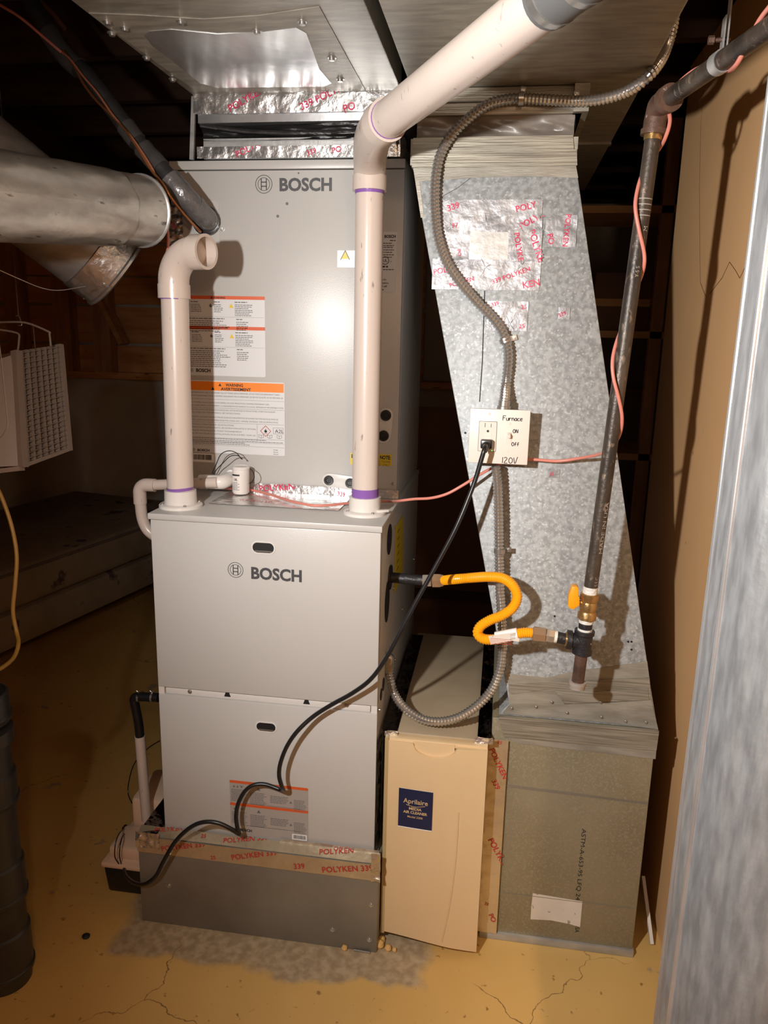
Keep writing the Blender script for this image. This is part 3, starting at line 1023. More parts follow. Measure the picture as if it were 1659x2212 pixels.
for ux in (.765, .85, .945):
    bx, bz = x0 + ux * Wd, z1 - .765 * H
    for sx in (-1, 1):
        mb.bar((bx, y2, bz), (bx + sx * .0062, y2, bz + .002), .0006, .0002, (0, 1, 0))
        mb.bar((bx + sx * .0062, y2, bz + .002), (bx + sx * .0062, y2, bz + .009), .0006, .0002, (0, 1, 0))
        mb.bar((bx, y2, bz + .0072), (bx + sx * .0062, y2, bz + .009), .0006, .0002, (0, 1, 0))
    mb.bar((bx, y2, bz), (bx, y2, bz + .0072), .0006, .0002, (0, 1, 0))
mb.build('pictograms', 'ink', l2)['kind'] = 'stuff'
a, b = Y(427, 974, YC), Y(453, 974, YC)
emblem(a.x - .010, a.z + .0035, y2, .0045, 'ink', l2)
put_text(MB(), 'BOSCH', (a.x, y2, a.z), X1, Z1, .0062, width=b.x - a.x, bold=.04).build('lettering', 'ink', l2)
mb = MB()
for k in range(3):
    word_lines(mb, x0 + .885 * Wd, x0 + .935 * Wd, z1 - (.925 + .03 * k) * H, y2, .0013, 40 + k)
mb.build('printing', 'mid_ink', l2)['kind'] = 'stuff'
x0, x1, z0, z1 = zone(408, 978, 463, 999)
l3 = plate_xz(x0, x1, z0, z1, YLb, .0006, .001).build('barcode_sticker', 'label_white', fp)
mb = MB()
x = x0 + .012
rnd = random.Random(8)
while x < x1 - .006:
    wd = rnd.choice((.0006, .001, .0018))
    mb.box(x, x + wd, YLb - .0004, YLb, z0 + .006, z1 - .003)
    x += wd + rnd.choice((.0006, .0012))
mb.build('bars', 'ink', l3)['kind'] = 'stuff'
# small hazard sticker and the tall rating plate half hidden behind the vent pipe
x0, x1, z0, z1 = zone(729, 541, 778, 578)
l4 = plate_xz(x0, x1, z0, z1, YLb, .0006, .001).build('hazard_sticker', 'label_white', fp)
mb = MB()
tri_xz(mb, x0 + .019, (z0 + z1) / 2 + .008, YLb - .0004, .010)
mb.build('hazard_triangle', 'label_yellow', l4)
mb = MB()
t0 = (x0 + .019, YLb - .0006, (z0 + z1) / 2 + .019)
mb.bar(t0, (t0[0] - .011, t0[1], t0[2] - .021), .0016, .0002, (0, 1, 0))
mb.bar(t0, (t0[0] + .011, t0[1], t0[2] - .021), .0016, .0002, (0, 1, 0))
mb.build('triangle_outline', 'mid_ink', l4)
x0, x1, z0, z1 = zone(795, 501, 855, 632)
l5 = plate_xz(x0, x1, z0, z1, YLb, .0006, .002).build('rating_plate', 'label', fp)
mb = MB()
y5 = YLb - .0004
put_text(mb, 'BOSCH', (x1 - .003, y5, z1 - .013), X1, Z1, .0066, width=.027, align='R', bold=.04)
word_lines(mb, x1 - .017, x1 - .003, z1 - .020, y5, .0020, 5)
for k, (v, u) in enumerate(((.19, .6), (.23, .12), (.26, .3), (.30, .12), (.34, .5), (.38, .06), (.42, .5))):
    word_lines(mb, x0 + .01, x1 - .006 - u * .01, z1 - v * (z1 - z0), y5, .0016, 60 + k)
cx, cz = x1 - .027, z1 - .47 * (z1 - z0)
ring_xz(mb, cx, cz, y5, .0078, .0092, 24)
put_text(mb, 'UL', (cx, y5, cz - .003), X1, Z1, .0065, align='C', bold=.02)
put_text(mb, 'us', (cx + .012, y5, cz - .003), X1, Z1, .0032)
word_lines(mb, cx - .010, cx + .007, cz - .0155, y5, .0035, 71)
word_lines(mb, x0 + .01, x1 - .006, cz - .021, y5, .0016, 72)
for k, tx in enumerate(('e for', 'mation,', 'd self', 'es')):
    put_text(mb, tx, (x1 - .034, y5, z1 - (.80 + .055 * k) * (z1 - z0)), X1, Z1, .0042, bold=.02)
mb.build('lettering', 'ink', l5)
x0, x1, z0, z1 = zone(757, 978, 846, 1007)
l6 = plate_xz(x0, x1, z0, z1, YLb, .0006, .001).build('yellow_note_label', 'label_yellow', fp)
mb = MB()
put_text(mb, 'NOTE:', (x1 - .003, y5, z1 - .0125), X1, Z1, .0095, width=.027, align='R', bold=.04)
mb.build('lettering', 'ink', l6)
mb = MB()
put_text(mb, 'CONNECTIONS', (x1 - .004, y5, z1 - .0215), X1, Z1, .0058, width=.056, align='R')
mb.build('lettering', 'ink', l6)
mb = MB()
put_text(mb, 'BRAZED ONLY', (x1 - .004, y5, z1 - .0292), X1, Z1, .0058, width=.050, align='R')
mb.build('lettering', 'ink', l6)
mb = MB()
put_text(mb, 'N', (x0 + .003, y5, z1 - .0125), X1, Z1, .0095, bold=.04)
mb.build('lettering', 'ink', l6)


# drain / access ports: black caps in a rounded bezel
def port(c0, c1, r):
    c0, c1 = Vector(c0), Vector(c1)
    d = (c1 - c0).normalized()
    n = Vector((-d.z, 0, d.x))
    P = []
    R_ = r + .005
    for k in range(13):
        a = math.pi * k / 12
        P.append(c1 + n * R_ * math.cos(a) + d * R_ * math.sin(a))
    for k in range(13):
        a = math.pi * k / 12
        P.append(c0 - n * R_ * math.cos(a) - d * R_ * math.sin(a))
    bz = MB().prism([(q.x, YC - .004, q.z) for q in P], (0, .004, 0)).build('port_bezel', 'trim_white', fp, bevel=.001)
    for c in (c0, c1):
        MB().lathe([(r, 0), (r, .004), (r * .9, .006), (r * .55, .0062), (r * .5, .003), (1e-5, .003)], (c.x, YC - .003, c.z), (0, -1, 0), 24).build('port_cap', 'rubber', bz)


port(Y(711, 1037, YC), Y(757, 1043, YC), .0125)
port(Y(829, 941, YC), Y(834, 897, YC), .0135)

# foil tape joint between furnace and coil cabinet
foil_strip(co, (CX0, YC - .002, ZL + .001), X1, Z1, CX1 - CX0 + .004, .022, (0, -1, 0), 'foil', [('POLYKEN', .215, .001, .016, .12), ('339', .42, .002, .01, -.1)], amp=.0022, freq=40, seed=3)
foil_strip(co, (0.095, 0.118, ZL + .0008), X1, (0, 1, 0), .318, .165, (0, 0, 1), 'foil', [('POLYKEN 339', .06, .05, .010, -.05), ('339', .30, .09, .01, .1)], amp=.0016, freq=30, seed=4, cell=.008)

# ================================================================== BASE PLENUM
bp_ = thing('base_plenum', 'dull galvanized sheet metal base box under the furnace', 'duct', (0.245, 0.35, 0))
XB0, XB1, YB = -0.0568, 0.5477, -0.03
B(XB0, XB1, YB, 0.76, 0, ZB - .002).build('box_body', 'galv_base', bp_, bevel=.003)
for px, py in ((802, 1955), (798, 2030), (368, 1846), (365, 1913), (718, 2008)):
    screw(MB(), Y(px, py, YB), (0, -1, 0), .004, .004).build('screw', 'steel', bp_)


def slope_bend(p, u, v):
    return p


V2 = Vector((0, .032, .020)).normalized()
foil_strip(bp_, (XB0, YB - .001, ZB - .045), X1, Z1, XB1 - XB0, .043, (0, -1, 0), 'foil_warm',
           [('POLYKEN 339', .065, .010, .014, .25), ('25', .19, .004, .010, .1), ('POLYKEN 339', .245, .010, .014, .25), ('339', .40, .006, .014, .2), ('POLYKEN 339', .47, .006, .015, .18)], amp=.0012, freq=26, seed=5, ink='red_ink')
foil_strip(bp_, (XB0, YB, ZB - .001), X1, (0, .030, .012), XB1 - XB0, .028, (0, -.4, 1), 'foil_warm',
           [('POLYKEN', .04, .012, .012, .2), ('25', .16, .012, .010, .1), ('POLYKEN 339', .22, .006, .013, .2), ('POLYKEN', .46, .006, .014, .18)], amp=.0014, freq=26, seed=6, ink='red_ink')
foil_strip(bp_, (0.30, YB + .0265, ZB + .004), X1, Z1, .245, .014, (0, -1, 0), 'foil', amp=.0014, freq=44, seed=7)
foil_strip(bp_, (XB0 - .001, YB, ZB), (0, 1, 0), (1, 0, .15), .74, .053, (-.1, 0, 1), 'foil_dark', amp=.003, freq=20, seed=8, cell=.012)
foil_strip(bp_, (XB0 - .003, YB - .002, ZB - .03), X1, Z1, .062, .042, (0, -1, 0), 'foil', amp=.007, freq=70, seed=10, cell=.003)
foil_strip(bp_, (XB1 - .018, YB - .004, ZB - .045), X1, Z1, .022, .075, (.4, -1, 0), 'foil_warm', amp=.006, freq=60, seed=11, cell=.003)
foil_strip(fu, (FW + .002, 0.0, ZB + .005), (0, 1, 0), Z1, .05, .30, (1, 0, 0), 'foil_dark', amp=.004, freq=40, seed=12, cell=.006)
# cured foam squeezed out at the floor
for px, py, r in ((820, 2040, .012), (824, 2030, .010), (838, 2048, .009), (744, 2048, .008), (852, 2052, .006)):
    q = at(px, py, 2, r * .6)
    mb = MB().lathe([(1e-4, -r), (r * .6, -r * .8), (r, 0), (r * .7, r * .75), (1e-4, r)], q, (.2, .1, 1), 12)
    tag(mb.build('foam_bead', 'foam'), 'small bead of cured yellow foam at the foot of the base box', 'foam', 'foam beads on the floor')
q0, q1 = at(764, 2052, 2, .003), at(800, 2058, 2, .003)
tag(MB().tube([q0, q1], .0022, 8).build('nail', 'steel'), 'bent steel nail lying on the floor against the base box', 'nail')

# ================================================================== AIR CLEANER
ac = thing('air_cleaner', 'beige media air cleaner between furnace and return duct, door on its front', 'air cleaner', (0.67, 0.34, 0.0))
ZT = 0.562
B(0.556, 0.784, 0.03, 0.655, 0.02, ZT).build('housing', 'beige_top', ac, bevel=.003)
B(0.551, 0.56, 0.004, 0.60, 0.03, ZT - .004).build('side_channel', 'tanside', ac)
# door: shallow bowed panel with a thumb recess
TL, TR_, BL, BR = Y(843, 1597, 0), Y(1055, 1618, 0), Y(823, 2016, 0), Y(1027, 2046, 0)
dx0, dx1, dz0, dz1 = .560, .787, .031, .553


def door_pt(u, v):
    x = dx0 + (dx1 - dx0) * u
    z = dz0 + (dz1 - dz0) * v
    bow = .010 * math.sin(math.pi * min(1, u / .72) ** 1.0 * .5) + (-.004 * (u - .72) / .28 if u > .72 else 0)
    return Vector((x, .004 - bow, z))


mb = MB()
n = 40
fr = [[door_pt(i / n, j / 8) for i in range(n + 1)] for j in range(9)]


def topz(u):
    d = abs(u - .47) / .22
    return dz1 - (.030 * math.sqrt(max(0, 1 - d * d)) if d < 1 else 0)


def botz(u):
    return dz0 - .016 * math.sin(u * math.pi * .62) * u + .004 * (1 - u)


vs, fs = [], []
for j in range(9):
    for i in range(n + 1):
        u = i / n
        q = door_pt(u, 0)
        zt, zb = topz(u), botz(u)
        vs.append(Vector((q.x, q.y, zb + (zt - zb) * j / 8)))
for j in range(8):
    for i in range(n):
        fs.append((j * (n + 1) + i, j * (n + 1) + i + 1, (j + 1) * (n + 1) + i + 1, (j + 1) * (n + 1) + i))
m0 = len(vs)
vs += [Vector((v.x, .03, v.z)) for v in vs[:]]
fs += [tuple(m0 + i for i in f)[::-1] for f in fs[:]]
bd = [i for i in range(n + 1)] + [j * (n + 1) + n for j in range(1, 9)] + [8 * (n + 1) + i for i in range(n - 1, -1, -1)] + [j * (n + 1) for j in range(7, 0, -1)]
for i in range(len(bd)):
    a_, b_ = bd[i], bd[(i + 1) % len(bd)]
    fs.append((a_, b_, m0 + b_, m0 + a_))
dr = MB().add(vs, fs, True).build('door', 'beige', ac, angle=35)
B(dx0 + .06, dx1 - .075, .0045, .012, dz1 - .045, dz1 + .003).build('finger_recess', 'beige', dr)
B(dx0, dx1, .006, .032, dz1 - .006, dz1 + .006).build('door_top_lip', 'beige', dr, bevel=.002)
mb = MB()
q0 = [Y(px, py, 0) for px, py in ((991, 1750), (985, 1850), (972, 1950), (955, 2030))]
q0 = [Vector((q.x, door_pt((q.x - dx0) / (dx1 - dx0), 0).y - .0006, q.z)) for q in q0]
MB().tube(spline(q0, 6), .0016, 6).build('moulded_crease', 'beige', dr)
a, b = Y(861, 1705, -.008), Y(932, 1802, -.008)
nx0, nx1, nz1, nz0 = a.x, b.x, a.z, b.z
nz0 = nz1 - .100


def onl(x, z, e):
    return Vector((x, door_pt((x - dx0) / (dx1 - dx0), 0).y - e, z))


nl = MB().grid(lambda u, v: onl(nx0 + (nx1 - nx0) * u, nz0 + (nz1 - nz0) * v, .0022), 8, 4).build('name_label', 'navy', dr)
MB().grid(lambda u, v: onl(nx0 + (nx1 - nx0) * u, nz0 - .003 + (nz1 - nz0 + .003) * v, .0012), 8, 4).build('label_backing', 'label_white', dr)
mb = MB()
cx = (nx0 + nx1) / 2
for tx, zz, h, wd, bo in (('Aprilaire', nz1 - .036, .0125, .058, .012), ('MEDIA', nz1 - .0525, .0070, .030, .03), ('AIR CLEANER', nz1 - .0625, .0070, .057, .03), ('Model 2200', nz1 - .0735, .0056, .036, .01)):
    put_text(mb, tx, None, None, None, h, width=wd, bold=bo, align='C', fn=lambda a, b, zz=zz: onl(cx + a, zz + b, .0030))
sw = [onl(cx - .022 + .045 * t, nz1 - .040 - .0035 * math.sin(t * 3.6), .0030) for t in [k / 10 for k in range(11)]]
for p0, p1 in zip(sw, sw[1:]):
    mb.bar(p0, p1, .0012, .0002, (0, 1, 0))
mb.build('lettering', 'gold', nl)
foil_strip(ac, (0.540, 0.03, ZT + .001), (0, 1, 0), X1, .60, .036, (0, 0, 1), 'foil_dark', amp=.002, freq=30, seed=20, cell=.012)
foil_strip(ac, (0.762, 0.03, ZT + .0015), (0, 1, 0), X1, .58, .030, (0, 0, 1), 'foil_dark', amp=.002, freq=30, seed=21, cell=.012)
foil_strip(ac, (0.757, 0.022, ZT - .004), X1, Z1, .040, .016, (0, -1, 0), 'foil', amp=.006, freq=90, seed=22, cell=.003)
foil_strip(ac, (0.548, 0.020, ZT - .006), X1, Z1, .03, .012, (0, -1, 0), 'foil', amp=.005, freq=90, seed=23, cell=.003)
# foil joint to the return box
foil_strip(ac, (0.788, 0.0615, 0.022), X1, Z1, .046, .528, (0, -1, 0), 'foil_warm',
           [('POLYKEN', .012, .26, .015, -1.05), ('339', .012, .42, .013, -1.1), ('POLYKEN', .002, .50, .014, -1.1), ('25', .02, .52, .008, -.3), ('25', .012, .08, .008, -.3), ('PO', .024, .05, .013, -1.1)], amp=.0018, freq=26, seed=24, ink='red_ink')

# ================================================================== RETURN DUCT: BOX AND SLANTED RISER
YR = 0.07
rb = thing('return_drop_box', 'tall olive grey sheet metal return box standing on the floor', 'duct', (0.98, 0.35, 0))
B(0.794, 1.163, YR, 0.66, 0, 0.60).build('box_body', 'galv_olive', rb, bevel=.003)
B(0.792, 1.166, YR - .006, 0.66, 0, 0.020).build('bottom_cleat', 'galv_plain', rb, bevel=.002)
p1 = Y(1150, 1722, YR)
MB().add([(0.797, YR - .0008, Y(1085, 1698, YR).z), (1.160, YR - .0008, Y(1395, 1735, YR).z - .003), (1.160, YR - .0008, Y(1395, 1735, YR).z + .002), (0.797, YR - .0008, Y(1085, 1698, YR).z + .008)], [(0, 1, 2, 3)]).build('smear', 'galv_base', rb)
MB().bar((0.797, YR - .0005, Y(1070, 1925, YR).z), (1.162, YR - .0005, Y(1370, 1963, YR).z), .0015, .0012, (0, 1, 0)).build('crease', 'galv_base', rb)
a, b = Y(1262, 1800, YR), Y(1254, 1945, YR)
put_text(MB(), 'ASTM-A-653-95 LFQ 24', (a.x - .006, YR - .0007, a.z + .012), (0.0, 0, -1), X1, .0105, width=a.z - b.z + .012).build('lettering', 'ink', rb)
q = Y(1243, 2000, YR)
put_text(MB(), 'USA', (q.x, YR - .0007, q.z + .006), (0, 0, -1), X1, .0105, width=.024).build('lettering', 'ink', rb)
P = [Y(px, py, YR - .001) for px, py in ((1151, 1930), (1258, 1948), (1256, 1970), (1253, 2003), (1230, 1996), (1190, 1988), (1146, 1986), (1148, 1955))]
MB().prism(P, (0, .0009, 0)).build('paper_label', 'paper', rb)

# riser
rs = thing('return_riser_duct', 'slanted galvanized return duct rising from the floor box to the trunk', 'duct', (0.98, 0.35, 0.60))


def RF(x, z, off=0.0):
    return Vector((x, yr(z) - off, z))


BLp, BRp, TRp, TLp = atR(1100, 1520), atR(1405, 1480), atR(1243, 345), atR(890, 352)
outline = [RF(.808, .602), RF(1.168, .602), RF(BRp.x, BRp.z), RF(TRp.x, TRp.z), RF(TLp.x, TLp.z), RF(BLp.x, BLp.z)]
MB().prism(outline, (0, .46, 0)).build('duct_body', 'galv', rs, bevel=.002)


def rpoly(pts, off, name, m, th=.0015, bev=0):
    P = [atR(px, py, off) for px, py in pts]
    return MB().prism(P, (0, th, 0)).build(name, m, rs, bevel=bev)


# dusty zone at the top, dirty zone at the foot
rpoly([(891, 353), (1243, 350), (1249, 384), (1150, 381), (1040, 383), (960, 388), (906, 391), (916, 470), (909, 470)], .0012, 'dust_film', 'galv_dusty', .0008)
rpoly([(1096, 1455), (1180, 1464), (1250, 1448), (1320, 1440), (1398, 1428), (1405, 1481), (1414, 1548), (1092, 1535), (1101, 1522)], .0012, 'dust_film', 'galv_dusty', .0008)
rpoly([(1100, 1478), (1403, 1464), (1407, 1512), (1330, 1517), (1220, 1522), (1196, 1487), (1103, 1500)], .0035, 'seal_strip', 'galv_strip', .002)
rpoly([(1206, 1500), (1400, 1487), (1402, 1512), (1222, 1520)], .0055, 'seal_strip', 'galv_strip', .002)
rpoly([(1102, 1521), (1407, 1512), (1422, 1576), (1300, 1560), (1086, 1542)], .0035, 'shoulder_plate', 'galv_dusty', .003)
cl = [Y(1075, 1548, YR - .006), Y(1424, 1580, YR - .006), Y(1418, 1622, YR - .006), Y(1090, 1592, YR - .006)]
MB().prism(cl, (0, .0055, 0)).build('drive_cleat', 'galv_strip', rs)
MB().bar(cl[0] + Vector((.004, -.001, 0)), cl[1] + Vector((-.002, -.001, 0)), .004, .010, (0, 1, 0)).build('cleat_lip', 'galv_strip', rs)
cl2 = [Y(1088, 1592, YR - .002), Y(1418, 1618, YR - .002), Y(1416, 1640, YR - .002), Y(1120, 1606, YR - .002)]
MB().prism(cl2, (0, .0015, 0)).build('dust_film', 'galv_dusty', rs)
# top seams
rpoly([(889, 325), (1246, 322), (1247, 357), (890, 362)], .006, 'seam_strip', 'galv_strip', .004)
rpoly([(893, 298), (1238, 292), (1240, 325), (890, 332)], .003, 'seam_strip', 'galv_strip', .004)
B(TLp.x - .004, TRp.x + .003, yr(1.83) + .002, .58, TLp.z - .004, 1.868).build('neck', 'galv_dusty', rs)
for px, py in ((1192, 1517), (1297, 1517), (1158, 1527), (1225, 1540), (1299, 1549), (1351, 1558), (1395, 1560), (1077, 1555), (1400, 1592), (1105, 1530)):
    screw(MB(), atR(px, py, .0065), (0, -1, 0), .0024, .003).build('screw', 'steel', rs)
for px, py in ((1005, 935), (1198, 1331), (1357, 1386), (1364, 1386), (1364, 1403)):
    MB().lathe([(.0025, 0), (.0025, .001), (1e-5, .001)], atR(px, py, .0005), (0, -1, 0), 8).build('screw_hole', 'dark_hole', rs)
for c in (((1047, 628), (1042, 780), (1036, 868)),):
    q = [atR(px, py, .0004) for px, py in c]
    MB().tube(q, .0011, 6).build('seam_line', 'dark_hole', rs)
q = [atR(px, py, .0004) for px, py in ((1044, 362), (990, 405), (925, 441))]
MB().tube(q, .0007, 6).build('scratch', 'mid_ink', rs)


# tape patches on the riser face
def rpatch(px0, py0, px1, py1, m, texts, seed, amp=.0016, off=.001, cell=.006, freq=40):
    a, b = atR(px0, py0), atR(px1, py1)
    O = RF(min(a.x, b.x), min(a.z, b.z), off)
    nv = Vector((0, 1, -(.055 / 1.17))).normalized()
    V = Vector((0, .055 / 1.17, 1)).normalized()
    return foil_strip(rs, O, X1, V, abs(b.x - a.x), abs(a.z - b.z), -nv, m, texts, amp=amp, freq=freq, seed=seed, cell=cell)


rpatch(957, 432, 1170, 470, 'foil_patch', [('339', .012, .012, .013, .3), ('POLY', .155, .010, .013, .25)], 30, amp=.001)
rpatch(957, 468, 1170, 502, 'foil_patch', [('97', .02, .008, .010, .1), ('POLYK', .165, .006, .013, .5)], 31, amp=.004, off=.0015)
rpatch(948, 500, 1016, 562, 'foil_patch', [('PO', .04, .02, .008, -1.3)], 32, amp=.003)
rpatch(1016, 498, 1103, 562, 'galv_plain', [], 33, amp=.0004, off=.0022)
rpatch(1100, 496, 1168, 565, 'foil_patch', [('POLYKEN', .010, .055, .012, -1.35), ('POLYKEN', .04, .06, .014, -1.2)], 34, amp=.004, off=.0026)
rpatch(935, 560, 1165, 628, 'foil_patch', [('POLY', .004, .03, .012, .2), ('POLYKEN', .04, .004, .009, .3), ('339 POLYKEN', .13, .012, .010, .35), ('KEN', .195, .004, .014, .2)], 35, amp=.0026)
for px, py in ((975, 490), (1050, 485), (1128, 488), (978, 575), (1048, 577), (1125, 575), (1100, 700)):
    mb = MB()
    c = atR(px, py, .004)
    for k in range(5):
        an = 2 * math.pi * (k + random.random() * .8) / 5
        L_ = random.uniform(.010, .026)
        e = c + Vector((math.cos(an) * L_, .002, math.sin(an) * L_))
        mb.tube([c, c.lerp(e, .5) + Vector((0, -.0015, 0)), e], [.0011, .0009, .0004], 6)
    mb.build('foil_crease', 'foil_patch', rs)
rpatch(1180, 465, 1243, 535, 'foil_patch', [('POLYKEN', .040, .066, .011, -1.62), ('PO', .004, .025, .012, -1.3)], 36, amp=.003)
rpatch(1053, 650, 1138, 716, 'foil_patch', [('25', .072, .046, .009, .1), ('25', .07, .006, .009, .1), ('339', .01, .05, .008, .3)], 37, amp=.003)
rpatch(1207, 664, 1230, 690, 'foil_patch', [('339', .002, .004, .008, .4)], 38, amp=.003)
rpatch(1144, 930, 1160, 950, 'foil_patch', [], 39, amp=.002)
rpatch(1186, 1012, 1208, 1032, 'foil_patch', [('25', .002, .004, .007, .2)], 40, amp=.002)

# neck: flexible sleeve and collar up to the trunk
nk = thing('return_flexible_connector', 'dusty vinyl sleeve and collar joining slanted riser to return trunk', 'duct connector', (0.74, 0.35, 1.862))
B(0.575, 0.905, 0.142, 0.58, 1.912, ZR - .0008).build('collar', 'galv_strip', nk, bevel=.002)
B(0.885, 0.915, 0.130, 0.58, 1.912, ZR - .0008).build('collar_flange', 'galv_dusty', nk)
MB().bar((0.580, .139, 1.936), (0.886, .139, 1.936), .002, .003, (0, 1, 0)).build('seam_line', 'mid_ink', nk)


def sleeve(u, v):
    x = .566 + .325 * u
    z = 1.866 + .050 * v
    d = .010 * math.sin(v * math.pi) + .010 * noise.noise(Vector((u * 7 + v * 2.5, v * 3 - u * 2, 4))) * math.sin(v * math.pi)
    return Vector((x, .150 + d, z))


MB().grid(sleeve, 60, 14).build('vinyl_sleeve', 'canvas_dusty', nk)
MB().grid(lambda u, v: Vector((.889 + .004 * math.sin(v * 3), .152 + .4 * u, 1.866 + .05 * v)), 6, 8).build('vinyl_sleeve', 'canvas', nk)
screw(MB(), Y(1246, 200, .129), (0, -1, 0), .004, .004).build('screw', 'steel', nk)

# ================================================================== PVC PIPES
PR = .0302


def hollow(path, ro, ri, n=28):
    """open-ended fitting: outer wall, bore and end rings"""
    mb = MB()
    mb.tube(path, ro, n, caps=False)
    k0 = len(mb.v)
    mb.tube(path, ri, n, caps=False)
    m = len(path)
    for b in (0, (m - 1) * n):
        for k in range(n):
            j = (k + 1) % n
            mb.f.append((b + k, b + j, k0 + b + j, k0 + b + k))
            mb.sm.append(False)
    return mb


def flange(parent, c, with_tab=False):
    fl = MB().lathe([(.050, 0), (.050, .006), (.047, .0085), (.0375, .0095), (.0365, .040), (.034, .0405)], c, (0, 0, 1), 36, closed=True).build('floor_flange', 'pvc_white', parent)
    for k in range(4):
        a = .6 + k * math.pi / 2
        m_ = screw(MB(), Vector(c) + Vector((.043 * math.cos(a), .043 * math.sin(a), .0085)), (0, 0, 1), .003, .003)
        m_.build('screw', 'steel', fl)
    return fl


c0 = at(391, 1094, 2, ZL)
pl = thing('air_intake_pipe', 'cream plastic intake pipe on the furnace ending in an open elbow', 'pipe', c0)
flange(pl, c0)
yl0 = c0.y
pt = Y(377, 628, yl0)
MB().tube([c0 + Vector((0, 0, .038)), pt], PR, 28).build('pipe', 'pvc', pl)
MB().tube([c0 + Vector((0, 0, .040)), c0 + Vector((-.0005, 0, .047))], PR + .0006, 28).build('primer_ring', 'primer', pl)
ax_ = (pt - c0).normalized()
hub0 = Y(376.5, 643, yl0)
MB().tube([hub0 - ax_ * .002, hub0 + ax_ * .028], [.0352, .0352], 28).build('elbow_hub', 'pvc', pl)
MB().tube([hub0 - ax_ * .004, hub0 - ax_ * .001], PR + .0006, 28).build('primer_ring', 'primer', pl)
nd = Vector((.94, -.34, 0)).normalized()
st = hub0 + ax_ * .024
Rb = .062
path = [st + Z1 * .004 * k for k in range(3)]
s0 = path[-1]
for k in range(1, 15):
    a = math.pi / 2 * k / 14
    path.append(s0 + nd * (Rb * (1 - math.cos(a))) + Z1 * (Rb * math.sin(a)))
end0 = path[-1]
MB().tube(path + [end0 + nd * .006], .0335, 28).build('elbow', 'pvc', pl)
hollow([end0 + nd * .002 * k for k in range(0, 18)], .0368, .0305).build('elbow_mouth', 'pvc', pl)

c1 = at(788, 1109, 2, ZL)
pv = thing('exhaust_vent_pipe', 'cream plastic vent pipe from the furnace bending toward the ceiling', 'pipe', c1)
flange(pv, c1)
MB().obox(c1 + Vector((.043, -.012, .011)), (.012, .008, 0), (-.003, .005, 0), (0, 0, .003)).build('flange_tab', 'pvc_white', pv, bevel=.001)
y1 = c1.y
t1 = Y(799, 400, y1)
MB().tube([c1 + Vector((0, 0, .038)), t1], PR, 28).build('pipe', 'pvc', pv)
a1 = (t1 - c1).normalized()
MB().tube([c1 + Vector((0, 0, .040)), c1 + a1 * .060], PR + .0007, 28).build('primer_ring', 'primer', pv)
hb = Y(798.5, 413, y1)
MB().tube([hb, hb + a1 * .030], .0362, 28).build('elbow_hub', 'pvc', pv)
MB().tube([hb - a1 * .006, hb + a1 * .001], PR + .0007, 28).build('primer_ring', 'primer', pv)
P1, P2 = dep(838, 258, 1.37), dep(1195, -14, .90)
du = (P2 - P1).normalized()
A = hb + a1 * .024
c_a, c_b = A + Z1 * .062, P1 - du * .10
path = []
for k in range(19):
    t = k / 18
    path.append(A * (1 - t) ** 3 + c_a * 3 * t * (1 - t) ** 2 + c_b * 3 * t * t * (1 - t) + P1 * t ** 3)
MB().tube(path, [.0335 + .003 * min(1, k / 12) for k in range(19)], 28).build('elbow', 'pvc', pv)
MB().tube([P1 - du * .034, P1 + du * .001], .0378, 28).build('elbow_hub', 'pvc', pv)
MB().tube([P1, P1 + du * .0045], .0332, 28).build('primer_ring', 'primer', pv)
far = P2 + du * .16
MB().tube([P1 - du * .01, P2 + du * .02], .0325, 28).build('pipe', 'pvc', pv)
rcp = MB().tube([P2 - du * .012, P2 + du * .09], .0355, 28).build('rubber_coupling', 'rubber_grey', pv)
for s_ in (.004, .062):
    MB().tube([P2 + du * (s_ - .008), P2 + du * (s_ + .004)], .0368, 28).build('hose_clamp', 'steel', rcp)
MB().tube([P2 + du * .085, far], .0325, 28).build('pipe', 'pvc', pv)

# ---- condensate drain at the coil
yd = .20
dp = thing('condensate_drain_pipe', 'small cream plastic drain pipe running left from the coil and down', 'pipe', Y(318, 1150, yd))
pth = [Y(455, 1043, yd), Y(318, 1044, yd)]
r3 = .0135
cn = Y(303, 1050, yd)
MB().tube([Y(470, 1042, yd), Vector((cn.x + .03, yd, cn.z + .004))], r3, 18).build('pipe', 'pvc', dp)
arc = [Vector((cn.x + .040, yd, cn.z + .004))]
for k in range(9):
    a = math.pi / 2 * k / 8
    arc.append(Vector((cn.x + .018 - .020 * math.sin(a), yd, cn.z - .016 + .020 * math.cos(a))))
arc.append(Vector((cn.x - .002, yd, cn.z - .045)))
MB().tube(arc, .0168, 18).build('elbow', 'pvc', dp)
dn = [Vector((cn.x - .002, yd, cn.z - .04)), Vector((cn.x + .002, yd, cn.z - .085)), Vector((cn.x + .016, yd, cn.z - .115)), Vector((cn.x + .045, yd, cn.z - .135))]
MB().tube(spline(dn, 6), r3 * 1.08, 18).build('drain_tail', 'pvc', dp)
tr_ = thing('drain_elbow', 'glossy white drain elbow beside the float switch on the furnace top', 'pipe fitting', Y(465, 1055, .215))
e0, e1, e2 = Y(436, 1041, .215), Y(480, 1041, .215), Y(505, 1030, .27)
MB().tube(spline([e0, e0.lerp(e1, .55), e1, e1.lerp(e2, .6), e2], 6), .0178, 20).build('elbow', 'canister', tr_)
MB().tube([Y(432, 1041, .215), Y(447, 1041, .215)], .0186, 20).build('hub', 'canister', tr_)
MB().tube([Y(500, 1028, .255), Y(512, 1022, .286)], .016, 18).build('clear_adapter', 'label_white', tr_)
fs_ = thing('float_switch', 'white cylindrical float switch with black wires on the furnace top', 'switch', Y(521, 1052, .235))
q = Y(520, 1052, .235)
q.z = ZL + .0055
